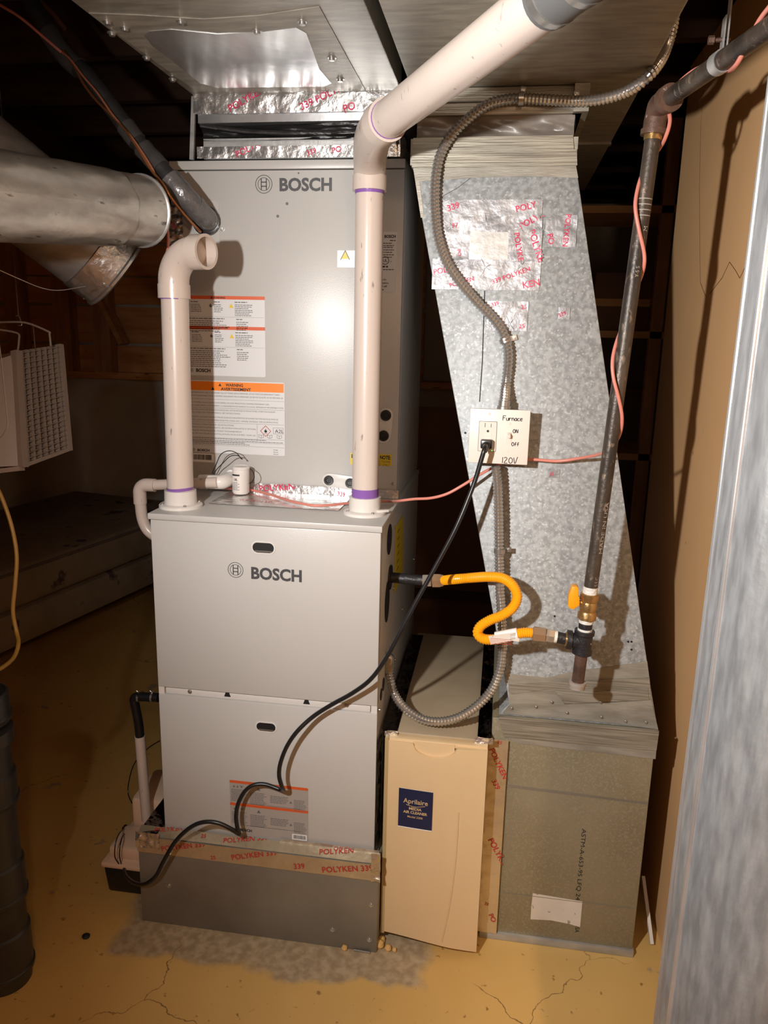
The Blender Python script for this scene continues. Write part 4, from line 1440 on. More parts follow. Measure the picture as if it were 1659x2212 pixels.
MB().lathe([(.018, 0), (.0212, .004), (.0212, .062), (.0225, .063), (.0225, .067), (.0200, .0695), (.0185, .068), (1e-5, .068)], q, (0.02, 0, 1), 28, closed=True).build('canister', 'canister', fs_)


def on_can(a, z, e=.0004):
    t = a / .0212 - math.pi / 2 - .25
    return Vector((q.x + (.0214 + e) * math.cos(t), q.y + (.0214 + e) * math.sin(t), q.z + z))


mb = MB()
bx_ = [(-.012, .010, .0475, .0515)]
for x0_, x1_, z0_, z1_ in bx_:
    n = 8
    vs = [on_can(x0_ + (x1_ - x0_) * i / n, zz) for zz in (z0_, z1_) for i in range(n + 1)]
    mb.add(vs, [(i, i + 1, n + 2 + i, n + 1 + i) for i in range(n)])
put_text(mb, 'UL', None, None, None, .0055, bold=.03, align='C', fn=lambda a, b: on_can(a, .036 + b))
for k in range(6):
    for j in range(3 + k % 2):
        u = -.009 + j * .0048
        n = 2
        vs = [on_can(u + .0036 * i / n, .030 - .0036 * k + dz) for dz in (0, .0011) for i in range(n + 1)]
        mb.add(vs, [(i, i + 1, n + 2 + i, n + 1 + i) for i in range(n)])
pr_ = mb.build('printing', 'ink', fs_)
pr_['kind'] = 'stuff'
for k, pts in enumerate(([(522, 992), (510, 978), (493, 974), (477, 982), (467, 1003), (458, 1023)], [(524, 992), (513, 984), (497, 986), (482, 1000), (470, 1012), (461, 1024)], [(540, 1012), (547, 1020), (549, 1032), (543, 1042), (536, 1045)])):
    MB().tube(spline([Y(px, py, .235 - .01 * math.sin(i)) for i, (px, py) in enumerate(pts)], 6), .0011, 8).build('wire', 'rubber', fs_)

# ================================================================== REFRIGERANT LINE SET
ls = thing('refrigerant_line_set', 'black insulated refrigerant line with grey tape running up from the coil', 'insulated pipe', Y(452, 478, .28))
main = [(452, 478, .283), (440, 466, .245), (405, 430, .20), (372, 392, .19), (345, 360, .19), (300, 310, .19), (245, 237, .19), (190, 165, .19), (150, 130, .19), (115, 85, .19), (70, 10, .19), (40, -40, .19)]
mp = resample(spline([Y(*m_) for m_ in main], 8), .006)
n_ = len(mp)


def seg(i0, i1, r, m, name):
    a, b = int(n_ * i0), min(n_, int(n_ * i1))
    return MB().tube(mp[a:b], [r + .0012 * noise.noise(v * 60) for v in mp[a:b]], 20).build(name, m, ls)


seg(.02, 1.0, .0195, 'insul', 'foam_insulation')
seg(0, .235, .0255, 'tape_grey', 'grey_tape_wrap')
seg(.10, .125, .0265, 'tape_grey', 'grey_tape_wrap')
seg(.27, .37, .0225, 'tape_black', 'black_tape_wrap')
seg(.385, .46, .0220, 'tape_black', 'black_tape_wrap')
seg(.68, .84, .0225, 'tape_black', 'black_tape_wrap')
cpp = [(433, 500, .26), (425, 492, .24), (400, 465, .20), (370, 428, .165), (352, 398, .16), (325, 365, .16), (292, 312, .16), (270, 280, .16), (238, 246, .162), (205, 213, .165), (180, 180, .165), (160, 142, .165), (138, 110, .165)]
MB().tube(spline([Y(*m_) for m_ in cpp], 6), .0034, 12).build('copper_line', 'copper', ls)
w1 = [(356, 430, .168), (340, 388, .162), (322, 352, .160), (285, 297, .160), (245, 250, .160), (210, 200, .162), (180, 165, .164), (152, 128, .163), (132, 112, .165)]
MB().tube(spline([Y(*m_) for m_ in w1], 6), .0024, 8).build('control_wire', 'brownwire', ls)
cw = thing('thermostat_wire_tail', 'pink thermostat wire dropping beside the taped line set', 'wire', Y(362, 545, .20))
MB().tube(spline([Y(*m_) for m_ in [(132, 112, .163), (85, 72, .17), (40, 35, .17), (-10, 5, .17)]], 6), .0032, 8).build('wire_run', 'pink', cw)
MB().tube(spline([Y(*m_) for m_ in [(356, 425, .17), (358, 450, .19), (362, 490, .21), (363, 530, .22), (360, 548, .22)]], 6), .0032, 8).build('wire_run', 'pink', cw)
foil_strip(co, (CX0 - .004, YC - .004, 1.66), X1, Z1, .036, .10, (0, -1, 0), 'foil', [('339', .006, .06, .008, -1.2)], amp=.007, freq=80, seed=50, cell=.003)
cu2 = [Y(*m_) for m_ in [(140, 62, .20), (115, 30, .20), (90, 5, .20), (60, -30, .20)]]
tag(MB().tube(spline(cu2, 6), .006, 12).build('copper_pipe', 'copper'), 'bare copper tube next to the black line set near the ceiling', 'pipe')

# ================================================================== ELECTRICAL BOX
YO = .045
ob = thing('furnace_switch_box', 'ivory outlet and furnace switch plate on a steel box on the riser', 'switch box', Y(1078, 1007, .06))
a, b = Y(1016, 882, YO), Y(1139, 1005, YO)
ox0, ox1, oz1, oz0 = a.x, b.x, a.z, b.z
B(ox0 + .005, ox1 - .005, YO + .003, yr(1.26) - .001, oz0 + .005, oz1 - .005).build('steel_box', 'steel', ob, bevel=.003)
pla = B(ox0, ox1, YO, YO + .004, oz0, oz1).build('cover_plate', 'plate', ob, bevel=.0018)


def OP(px, py, e=0.0):
    return Y(px, py, YO - e)


def face(px0, py0, px1, py1, y, th, name, m, parent, bev=0, r=.001):
    a, b = OP(px0, py0), OP(px1, py1)
    return plate_xz(min(a.x, b.x), max(a.x, b.x), min(a.z, b.z), max(a.z, b.z), y - th, th, r).build(name, m, parent, bevel=bev)


face(1035, 909, 1071, 976, YO + .0002, .0006, 'receptacle_slot', 'mid_ink', pla, r=.002)
gf = face(1036, 910, 1070, 975, YO, .0022, 'receptacle', 'plate2', ob, r=.002)
for px, py, h in ((1048, 918, .009), (1061, 919, .0075)):
    q = OP(px, py)
    B(q.x - .0007, q.x + .0007, YO - .0026, YO - .0021, q.z - h / 2, q.z + h / 2).build('slot', 'mid_ink', gf)
q = OP(1054, 931)
MB().lathe([(.0026, 0), (.0026, .0005), (1e-5, .0005)], (q.x, YO - .0021, q.z), (0, -1, 0), 14).build('ground_hole', 'ink', gf)
for py0, py1 in ((936, 942), (945, 951)):
    face(1046, py0, 1061, py1, YO - .0021, .0012, 'test_button', 'plate', gf, r=.0006)
q = OP(1062.5, 973)
MB().lathe([(.0012, 0), (.0010, .001), (1e-5, .0012)], (q.x, YO - .0021, q.z), (0, -1, 0), 10).build('indicator_light', 'glow_green', gf)
sw_ = face(1094, 932, 1104, 957, YO, .0012, 'toggle_frame', 'plate2', ob, r=.0006)
q = OP(1099.5, 941)
MB().obox((q.x, YO - .006, q.z + .001), (.0033, 0, 0), (0, .007, .0025), (0, -.0012, .0034)).build('toggle_lever', 'plate', sw_, bevel=.0008)
for px, py in ((1057, 894), (1050, 990), (1101, 915), (1096, 974)):
    screw(MB(), OP(px, py, 0), (0, -1, 0), .0024, .001).build('plate_screw', 'plate2', ob)
# marker lettering drawn as pen strokes
GLY = {
    'F': [[(0, 0), (.05, 1)], [(.0, 1), (.65, 1)], [(.05, .55), (.5, .58)]],
    'u': [[(0, .6), (.02, .12), (.2, 0), (.42, .1), (.45, .6)], [(.45, .6), (.5, 0)]],
    'r': [[(0, .6), (.03, 0)], [(.02, .35), (.2, .58), (.4, .52)]],
    'n': [[(0, .6), (.03, 0)], [(.02, .4), (.22, .6), (.4, .45), (.44, 0)]],
    'a': [[(.42, .55), (.15, .55), (0, .25), (.15, 0), (.38, .15), (.42, .58), (.48, 0)]],
    'c': [[(.42, .52), (.18, .56), (0, .25), (.16, 0), (.45, .08)]],
    'e': [[(.02, .28), (.4, .36), (.3, .6), (.08, .5), (.0, .2), (.18, 0), (.45, .08)]],
    'O': [[(.3, 1), (.05, .75), (.02, .3), (.25, 0), (.55, .2), (.58, .7), (.3, 1), (.2, .95)]],
    'N': [[(0, 0), (.05, 1), (.5, .02), (.58, 1)]],
    'f': [[(.5, .95), (.25, 1), (.18, .7), (.15, 0)], [(0, .5), (.45, .55)]],
    '1': [[(.1, 1), (.08, 0)]],
    '2': [[(.02, .85), (.3, 1), (.5, .75), (.05, .05), (.6, .02)]],
    '0': [[(.3, 1), (.05, .75), (.02, .3), (.25, 0), (.55, .2), (.58, .7), (.3, 1)]],
    'V': [[(0, 1), (.25, 0), (.65, 1.15)]],
}


def pen(s, px, py, h, adv=.62, r=.0007):
    o = OP(px, py)
    x = o.x
    mb = MB()
    for ch in s:
        for st_ in GLY[ch]:
            pts = [Vector((x + u * h, YO - .0006, o.z + v * h)) for u, v in st_]
            pts = spline(pts, 5)
            for p0, p1 in zip(pts, pts[1:]):
                if (p1 - p0).length > 1e-6:
                    mb.bar(p0, p1, r * 2, .0003, (0, 1, 0))
        x += (max(u for st_ in GLY[ch] for u, v in st_) + .22) * h * adv / .62
    mb.build('lettering', 'ink', pla)


pen('Furnace', 1086, 908, .0098, .54)
pen('ON', 1108, 935, .0075)
pen('Off', 1105, 963, .0075)
pen('120V', 1084, 1000, .0125)
q = Y(1088, 880, .068)
MB().lathe([(.0145, 0), (.0145, .006), (.0125, .007), (.0125, .018), (.0105, .019)], q - Vector((0, 0, .004)), (0.05, 0, 1), 20, closed=True).build('conduit_connector', 'steel', ob)
# ---- flexible conduit up to the ceiling
cu = thing('flexible_steel_conduit', 'flexible steel conduit curving from the switch box up past the trunk duct', 'conduit', Y(1089, 870, .07))
up = [(1089, 872), (1093, 830), (1097, 790), (1097, 755), (1088, 722), (1065, 688), (1030, 652), (990, 605), (962, 560), (946, 510), (940, 455), (939, 415), (942, 375), (951, 335), (972, 296), (1005, 262), (1050, 228), (1090, 216), (1130, 213)]
pts = [atR(px, py, .019) for px, py in up]
for px, py, y in ((1190, 216, .118), (1245, 218, .112), (1300, 214, .09), (1350, 199, .07), (1392, 172, .045), (1422, 138, .055), (1440, 100, .08), (1451, 62, .09), (1458, 20, .10)):
    pts.append(Y(px, py, y))
pts[0] = Y(1089, 872, .068)
corrugated(spline(pts, 6), .0088, .0114, .0078, 14).build('conduit', 'conduit', cu)


def strap(px, py, y, d, parent, ax=None, up=(0, 0, 1), tab=(.0, 1)):
    c = Y(px, py, y)
    d = Vector(d).normalized()
    st_ = MB().tube([c - d * .005, c + d * .005], .0125, 16).build('pipe_strap', 'steel', parent)
    t = Vector((tab[0], 0, tab[1])).normalized()
    e = c + t * .026 + Vector((0, .012, 0))
    MB().bar(c + t * .010 + Vector((0, .010, 0)), e, .011, .0015, (0, 1, 0)).build('strap_ear', 'steel', st_)
    screw(MB(), e - t * .006 + Vector((0, -.001, 0)), (0, -1, 0), .003, .003).build('screw', 'steel', st_)


strap(1126, 213, .112, (1, 0, 0), cu, tab=(.15, 1))
strap(1091, 735, atR(1091, 735, .017).y, (.4, 0, -1), cu, tab=(1, .3))
# ---- flexible conduit down to the furnace
cdn = thing('flexible_steel_whip', 'flexible steel conduit looping from the switch box down to the furnace side', 'conduit', Y(1072, 1010, .065))
dn_ = [(1071, 1006, .066), (1075, 1050, .066), (1077, 1110, .064), (1078, 1190, .062), (1080, 1270, .060), (1084, 1340, .058), (1086, 1395, .055), (1080, 1445, .05), (1062, 1490, .05), (1030, 1525, .048), (990, 1550, .045), (945, 1559, .045), (905, 1551, .055), (872, 1528, .078), (852, 1498, .105), (843, 1465, .11), (841, 1440, .112), (838, 1431, .113)]
dpts = spline([Y(*m_) for m_ in dn_], 6)
corrugated(dpts, .0086, .0112, .0078, 14).build('conduit', 'conduit', cdn)
strap(1079, 1190, .062, (0, 0, 1), cdn, tab=(1, .05))
e = Y(838, 1431, .113)
MB().tube(spline([e + Vector((.002, 0, -.022)), e + Vector((.002, 0, .002)), Vector((FW + .008, e.y, e.z + .012)), Vector((FW + .001, e.y, e.z + .013))], 5), .0125, 16).build('angle_connector', 'steel', cdn)
B(FW + .0015, FW + .018, e.y - .012, e.y + .012, e.z - .026, e.z + .002).build('clamp_body', 'steel', cdn, bevel=.002)

# ================================================================== POWER CORD
pc = thing('pump_power_cord', 'black power cord plugged into the outlet and draped across the furnace front', 'power cord', Y(1050, 960, .03))
pg = Y(1051, 959, YO - .010)
plg = MB().obox(pg, (.0125, 0, 0), (0, .009, 0), (0, 0, .0095)).build('plug', 'rubber', pc, bevel=.003)
MB().lathe([(.0085, 0), (.008, .006), (.0052, .012), (.0045, .020)], pg + Vector((.0, -.006, -.001)), (-.1, -.75, -.6), 16, closed=True).build('strain_relief', 'rubber', plg)
cord = [(1049, 962, .012), (1046, 972, .000), (1040, 992, -.002), (1022, 1050, -.005), (985, 1140, -.02), (940, 1225, -.03), (900, 1298, -.04), (862, 1370, -.05), (832, 1425, -.055), (800, 1468, -.052), (760, 1498, -.045), (715, 1523, -.040), (675, 1549, -.040), (642, 1580, -.05), (620, 1612, -.055), (606, 1648, -.058), (603, 1675, -.06), (608, 1696, -.058), (612, 1706, -.045), (608, 1707, -.028), (596, 1702, -.024), (570, 1694, -.025), (545, 1697, -.03), (527, 1712, -.035), (514, 1738, -.04), (510, 1765, -.045), (513, 1788, -.05), (517, 1801, -.046), (512, 1799, -.050), (500, 1791, -.055), (475, 1779, -.058), (450, 1775, -.06), (425, 1780, -.062), (400, 1796, -.066), (375, 1823, -.07), (352, 1863, -.066), (336, 1893, -.06), (312, 1910, -.05), (290, 1907, -.02), (273, 1893, .02), (268, 1880, .045), (273, 1872, .065)]
MB().tube(spline([Y(*m_) for m_ in cord], 6), .0050, 12).build('cord', 'rubber', pc)

# ================================================================== GAS PIPING
YG = -.06
gp = thing('gas_riser_pipe', 'black iron gas pipe with brass shutoff valve in front of the slanted duct', 'gas pipe', Y(1246, 1487, YG))


def G(py):
    return Y(1412 - (py - 285) * .1381, py, YG)


gr = .0140
MB().tube([G(290), G(1278)], gr, 24).build('riser', 'iron', gp)
el = [G(286), G(262), G(246) + Vector((.001, -.002, 0)), Y(1424, 228, YG - .014), Y(1436, 218, YG - .035), Y(1448, 211, YG - .06)]
MB().tube(spline(el, 5), .0195, 24).build('elbow', 'iron_rust', gp)
MB().tube([G(292), G(280)], .0225, 24).build('elbow_band', 'iron_rust', gp)
MB().tube([Y(1440, 216, YG - .045), Y(1450, 210, YG - .062)], .0225, 24).build('elbow_band', 'iron_rust', gp)
MB().tube([G(303), G(291)], .0158, 16).build('thread_sealant', 'brass', gp)
hz0 = Y(1440, 216, YG - .045)
hz1 = at(1659, 62, 2, hz0.z + .004)
dh = (hz1 - hz0).normalized()
hz2 = hz1 + dh * .12
MB().tube([hz0, hz2], gr * 1.03, 24).build('horizontal_run', 'iron', gp)
MB().tube(spline([hz2, hz2 + dh * .02 + Z1 * .006, hz2 + dh * .035 + Z1 * .03], 5), .0195, 20).build('elbow', 'iron_rust', gp)
MB().tube([hz2 + dh * .035 + Z1 * .02, hz2 + dh * .035 + Z1 * .30], gr, 20).build('upper_riser', 'iron', gp)
ga = (G(300) - G(1200)).normalized()
MB().tube([G(1284), G(1267)], [.0150, .0146], 20).build('thread_sealant', 'dope', gp)
vb = MB().lathe([(.0165, 0), (.0185, .002), (.0185, .014), (.0160, .018), (.0172, .024), (.0172, .034), (.0158, .038), (.0190, .042), (.0190, .054), (.0165, .056)], G(1337), ga, 24, closed=True).build('valve_body', 'brass', gp)
MB().lathe([(.0190, 0), (.0190, .014)], G(1337) , ga, 6, closed=True, smooth=False).build('valve_hex', 'brass', vb)
vs_ = Y(1264, 1302, YG)
ve = Y(1246, 1300, YG - .004)
MB().tube([vs_, ve], .0045, 12).build('valve_stem', 'brass', vb)
hd = [(1236, 1268), (1247, 1267), (1250, 1271), (1250, 1289), (1252, 1291), (1252, 1306), (1250, 1311), (1243, 1313), (1242, 1317), (1231, 1315), (1227, 1309), (1229, 1285)]
MB().prism([Y(px, py, YG - .012) for px, py in hd], (0, .020, 0)).build('valve_handle', 'yellow', vb, bevel=.0025)
MB().tube([G(1345), G(1337)], .0148, 20).build('thread_sealant', 'dope', gp)
MB().tube([G(1360), G(1344)], gr, 20).build('nipple', 'iron_fit', gp)
MB().tube([G(1367), G(1357)], .0150, 20).build('thread_sealant', 'dope', gp)
te = MB().lathe([(.0205, 0), (.0205, .008), (.0180, .010), (.0180, .041), (.0205, .043), (.0205, .051)], G(1411), ga, 24, closed=True).build('tee', 'iron_fit', gp)
tb = G(1386)
tl = Y(1224, 1381, YG)
td = (tl - tb).normalized()
MB().tube([tb, tl], .0160, 20).build('tee_branch', 'iron_fit', te)
MB().tube([tl - td * .010, tl], .0200, 20).build('tee_band', 'iron_fit', te)
MB().tube([tl, tl + td * .003], .0150, 16).build('thread_sealant', 'brass', gp)
MB().tube([tl, Y(1197, 1375, YG)], .0120, 18).build('nipple', 'iron_fit', gp)
MB().tube([Y(1203, 1376, YG), Y(1197, 1375, YG)], .0128, 16).build('thread_sealant', 'dope', gp)
MB().tube([G(1474), G(1409)], .0128, 20).build('drip_leg', 'iron_rust', gp)
MB().lathe([(.010, -.001), (.0165, .003), (.0170, .010), (.0180, .012), (.0180, .018), (.0140, .0185)], G(1489), ga, 20, closed=True).build('drip_cap', 'cap_grey', gp)


# writing rolled along the pipe
def on_pipe(s_, py0, h, ang0, m='dope', wd=None):
    mb = MB()
    o = G(py0)
    side = ga.orthogonal().normalized()
    fwd = Vector((0, -1, 0))
    fwd = (fwd - ga * fwd.dot(ga)).normalized()
    sx = ga.cross(fwd)

    def fn(a, b):
        t = ang0 - b / gr
        return o + ga * a + (fwd * math.cos(t) + sx * math.sin(t)) * (gr + .0004)
    put_text(mb, s_, None, None, None, h, width=wd, fn=fn)
    mb.build('lettering', m, gp)


M['pipe_ink'] = mat('faded_white_stencil', (0.34, 0.30, 0.26), 0.6)
on_pipe('S.S.C.', 1262, .0070, .85, 'pipe_ink')
on_pipe('MADE IN USA', 1192, .0080, .85, 'pipe_ink', .105)
on_pipe('Y S S', 600, .0070, .45, 'pipe_ink')
on_pipe('M', 500, .0090, .85, 'pipe_ink')
mb = MB()
for k in range(8):
    z_ = 430 + k * 6
    MB().tube([G(z_ + 2), G(z_)], gr + .0004, 20, caps=False).build('wrench_mark', 'pipe_ink', gp) if k % 2 == 0 else None
# hanger strap
hc = min((hz0 + dh * (k * .004) for k in range(140)), key=lambda p: ((p - CAM).normalized() - ray(1556, 135).normalized()).length)
hs = thing('pipe_hanger_strap', 'grey perforated steel strap hanging the gas pipe from a joist', 'pipe hanger', hc)
MB().tube([hc - dh * .009, hc + dh * .009], .0165, 20).build('strap_loop', 'galv_plain', hs)
sd_ = Vector((-dh.y, dh.x, 0)).normalized()
tp = Y(1580, -20, hc.y - .01)
tp = Vector((hc.x + .004, hc.y, 2.23))
MB().bar(hc + Z1 * .012, hc + Z1 * .06, .018, .002, (1, 0, 0)).build('strap_tab', 'galv_plain', hs)
MB().bar(hc + Z1 * .012 + sd_ * .006, tp, .016, .002, (1, 0, 0)).build('strap_tail', 'galv_plain', hs)
MB().lathe([(.006, 0), (.006, .008), (.003, .008), (.003, .03)], hc + Z1 * .030 + Vector((-.02, 0, 0)), (1, 0, 0), 6, closed=True).build('strap_bolt', 'iron_rust', hs)

# ---- furnace gas inlet and yellow connector
gi = thing('furnace_gas_inlet', 'short black gas nipple coming out of the furnace side', 'gas pipe', Y(870, 1251, .10))
i0 = at(843, 1247, 0, FW + .002)
yi_ = i0.y
i1 = Y(916, 1254, yi_ - .002)
MB().tube([i0, i1], .0125, 20).build('nipple', 'iron_fit', gi)
MB().lathe([(.030, 0), (.030, .003), (.014, .004)], (FW + .0012, yi_, i0.z), (1, 0, 0), 24, closed=True).build('rubber_gasket', 'rubber', gi)
gh = thing('flexible_gas_connector', 'yellow corrugated gas connector hose with paper tag', 'gas hose', Y(1035, 1392, -.04))
n0, n1, n2 = Y(914, 1254, yi_ - .002), Y(934, 1254, yi_ - .003), Y(958, 1254, yi_ - .004)
MB().lathe([(.0155, 0), (.0155, (n1 - n0).length * .9), (.011, (n1 - n0).length)], n0, n1 - n0, 6, closed=True, smooth=False).build('adapter_nut', 'nut_steel', gh)
MB().lathe([(.0175, .001), (.0175, (n2 - n1).length * .7), (.0165, (n2 - n1).length * .75), (.0150, (n2 - n1).length)], n1, n2 - n1, 6, closed=True, smooth=False).build('flare_nut', 'nut_bronze', gh)
hose = [(956, 1254, yi_ - .004), (985, 1251, .078), (1020, 1248, .058), (1055, 1246, .035), (1085, 1249, .015), (1107, 1264, -.005), (1117, 1288, -.018), (1108, 1312, -.026), (1085, 1329, -.030), (1058, 1340, -.034), (1038, 1353, -.038), (1032, 1368, -.042), (1044, 1380, -.048), (1070, 1381, -.055), (1100, 1373, YG), (1130, 1367, YG), (1152, 1367, YG)]
corrugated(spline([Y(*m_) for m_ in hose], 8), .0098, .0114, .0046, 16).build('hose', 'hose', gh)
m0_, m1_, m2_ = Y(1150, 1368, YG), Y(1178, 1371, YG), Y(1199, 1375, YG)
MB().lathe([(.0125, 0), (.0160, .003), (.0160, (m1_ - m0_).length)], m0_, m1_ - m0_, 6, closed=True, smooth=False).build('flare_nut', 'nut_bronze', gh)
MB().lathe([(.0120, 0), (.0145, .002), (.0145, (m2_ - m1_).length * .7), (.012, (m2_ - m1_).length)], m1_, m2_ - m1_, 6, closed=True, smooth=False).build('adapter_nut', 'nut_steel', gh)
t0, t1_ = Y(1071, 1378, -.058), Y(1118, 1369, YG)
tg = MB().tube([t0, t1_], .0128, 16).build('tag_band', 'label_white', gh)
for k in range(4):
    c = t0.lerp(t1_, .1) + Vector((0, -.0125, .006 - k * .0035))
    d_ = t0.lerp(t1_, .9) + Vector((0, -.0125, .006 - k * .0035))
    MB().bar(c, d_, .0008, .0004, (0, 1, 0)).build('print_line', 'mid_ink', tg)
P = [Y(px, py, -.072) for px, py in ((1055, 1374), (1113, 1366), (1117, 1378), (1122, 1379), (1121, 1386), (1106, 1384), (1080, 1389), (1060, 1392))]
fl_ = MB().prism(P, (0, .0006, 0)).build('paper_flag', 'paper', gh)
mb = MB()
for k in range(4):
    word_lines(mb, P[0].x + .004, P[0].x + .05, P[0].z - .005 - .0035 * k, -.0724, .0009, 600 + k)
pq = mb.build('printing', 'red_ink', fl_)
pq['kind'] = 'stuff'

# ================================================================== THERMOSTAT WIRES (pink)
tw = thing('thermostat_wire', 'pink thermostat wire spiralling down the gas pipe to the switch box', 'wire', Y(1160, 993, .06))
f_, bk = YG - .019, YG + .019
run = []
for px, py, off in ((1670, 5, -.02), (1640, 45, -.02), (1612, 100, -.02), (1590, 140, -.018), (1570, 152, .012), (1530, 142, .022), (1500, 152, .016), (1468, 178, -.02), (1450, 205, -.024)):
    tt = (px - 1440) / (1659 - 1440)
    yb = hz0.y + (hz1.y - hz0.y) * tt
    run.append(Y(px, py, yb + off))
for px, py, y in ((1443, 225, YG - .055), (1447, 262, YG - .03), (1437, 298, YG - .01), (1422, 324, bk), (1400, 350, bk), (1384, 385, YG), (1374, 425, f_ + .006), (1373, 455, f_), (1381, 500, f_), (1391, 545, f_ + .006), (1391, 575, YG - .006), (1382, 605, bk), (1362, 650, bk), (1346, 700, bk), (1330, 745, YG), (1323, 780, f_ + .006), (1325, 815, f_), (1335, 855, f_), (1343, 895, f_ + .006), (1342, 925, YG), (1334, 948, bk), (1318, 970, bk + .015), (1292, 982, .03), (1250, 990, .07), (1205, 996, .085), (1158, 993, .085), (1135, 992, .085)):
    run.append(Y(px, py, y))
MB().tube(spline(run, 6), .0034, 10).build('wire_run', 'pink', tw)
tw2 = thing('thermostat_wire', 'pink thermostat wire lying across the furnace top to the switch box', 'wire', Y(850, 1080, .1))
run = [Y(1090, 996, .085), Y(1068, 1008, .078), Y(1035, 1026, .06), Y(1000, 1048, .05), Y(965, 1067, .05), Y(930, 1076, .06), Y(895, 1078, .08), Y(862, 1082, .11)]
for px, py in ((845, 1083), (810, 1083), (760, 1086), (715, 1091), (680, 1092), (648, 1087), (620, 1080), (590, 1070), (560, 1062), (525, 1056), (485, 1055)):
    run.append(at(px, py, 2, ZL + .0095))
MB().tube(spline(run, 6), .0032, 10).build('wire_run', 'pink', tw2)

# ================================================================== CONDENSATE PUMP
pu = thing('condensate_pump', 'condensate pump with black tank and off-white cover on the floor', 'pump', (-.13, .2, 0))
MB().prism([(-.193, .055, 0), (-.066, .055, 0), (-.062, .055, .073), (-.203, .055, .073)], (0, .30, 0)).build('tank', 'rubber', pu, bevel=.006)
B(-.208, -.060, .050, .36, .073, .090).build('tank_lid', 'pump_lid', pu, bevel=.006)
B(-.195, -.066, .070, .17, .088, .125).build('float_housing', 'pump_lid', pu, bevel=.010)
B(-.180, -.066, .175, .33, .088, .205).build('motor_cover', 'pump_lid', pu, bevel=.014)
MB().tube(spline([Y(258, 1868, .055), Y(248, 1850, .045), Y(250, 1820, .05), Y(258, 1800, .09), Y(270, 1789, .16)], 6), .0016, 8).build('safety_wire', 'rubber', pu)
MB().tube(spline([Y(262, 1868, .055), Y(258, 1845, .048), Y(262, 1815, .07), Y(272, 1795, .16)], 6), .0016, 8).build('safety_wire', 'rubber', pu)
MB().lathe([(.007, 0), (.006, .012)], Y(272, 1786, .172), (0, -1, .1), 12, closed=True).build('wire_grommet', 'rubber', pu)
sp2 = thing('condensate_standpipe', 'white plastic standpipe with black rubber hose beside the furnace', 'pipe', Y(318, 1765, .14))
ysp = .14
b0, b1 = Y(317, 1770, ysp), Y(302, 1590, ysp)
MB().tube([b0, b1], .0135, 20).build('standpipe', 'pvc', sp2)
hs_ = [Y(303, 1600, ysp), Y(299, 1560, ysp), Y(291, 1520, ysp), Y(290, 1509, ysp), Y(298, 1505, ysp), Y(320, 1506, ysp), Y(342, 1507, ysp)]
MB().tube(spline(hs_, 5), .0118, 18).build('rubber_hose', 'rubber', sp2)
for px in (300, 329):
    c = Y(px, 1506, ysp)
    cl_ = MB().tube([c - X1 * .0025, c + X1 * .0025], .0126, 16).build('spring_clamp', 'steel', sp2)
    MB().tube(spline([c + Z1 * .012, c + Vector((-.005, -.002, .019)), c + Vector((0, -.002, .016)), c + Vector((.005, -.002, .019)), c + Z1 * .012], 5), .0008, 6).build('clamp_ear', 'steel', cl_)
z0, z1 = Y(340, 1578, ysp).z, Y(340, 1455, ysp).z
B(-.020, -.001, ysp - .03, ysp + .03, z0, z1).build('drain_trap', 'rubber', sp2, bevel=.004)
tag(MB().tube(spline([Y(345, 1600, .3), Y(318, 1618, .3), Y(290, 1650, .3), Y(278, 1690, .3), Y(277, 1715, .29), Y(285, 1735, .26)], 6), .0016, 8).build('pump_control_wire', 'rubber'), 'thin black control wire hanging behind the white standpipe', 'wire')

# ================================================================== ROUND METAL DUCTS
E1 = Vector((-.041, .107, 1.721))
A1 = Vector((-.112, -.28, 1.687))
dd = (E1 - A1).normalized()
rdp = thing('round_metal_duct', 'dented round galvanized duct end at ceiling height left of the furnace', 'duct', A1 - Z1 * .08)
st_ = A1 - dd * .55


def dent(u, v):
    L_ = (E1 - st_).length - .105
    p = st_ + dd * (L_ * v)
    a = dd.cross(Z1).normalized()
    b = a.cross(dd)
    t = 2 * math.pi * u
    s_ = p + a * math.cos(t) + b * math.sin(t)
    r = .0765 + .0016 * noise.noise(Vector((math.cos(t) * 3, math.sin(t) * 3, v * 14))) + (.0012 * math.sin(t * 9) if v > .965 else 0)
    return p + (a * math.cos(t) + b * math.sin(t)) * r


MB().grid(dent, 56, 60).build('duct_body', 'galv_round', rdp)
MB().tube([E1 - dd * .120, E1 + dd * .008], .0738, 40).build('end_collar', 'galv_round', rdp)
MB().lathe([(.0735, 0), (.0775, .003), (.0780, .006), (.0735, .010), (.066, .011)], E1, dd, 40, closed=True).build('end_cap', 'galv_plain', rdp)
F0, F1 = dep(-150, 262, 1.72), dep(258, 586, 2.0)
d2 = (F1 - F0).normalized()
rd2 = thing('capped_flue_pipe', 'larger sheet metal pipe with foil taped end cap behind the round duct', 'pipe', F1 - Z1 * .12)
MB().tube([F0, F1 - d2 * .085], .110, 44).build('pipe_body', 'galv_plain', rd2)
cap_ = MB().lathe([(.110, 0), (.112, .002), (.112, .070), (.116, .074), (.116, .080), (.110, .084), (1e-5, .085)], F1 - d2 * .088, d2, 44, closed=True).build('end_cap', 'foil_flat', rd2)
u2 = d2.orthogonal().normalized()
v2 = d2.cross(u2)


def wrap(u, v):
    t = 2 * math.pi * u
    nz = .003 * abs(noise.noise(Vector((math.cos(t) * 6, math.sin(t) * 6, v * 3))))
    return F1 - d2 * (.086 - .052 * v) + (u2 * math.cos(t) + v2 * math.sin(t)) * (.1125 + nz)


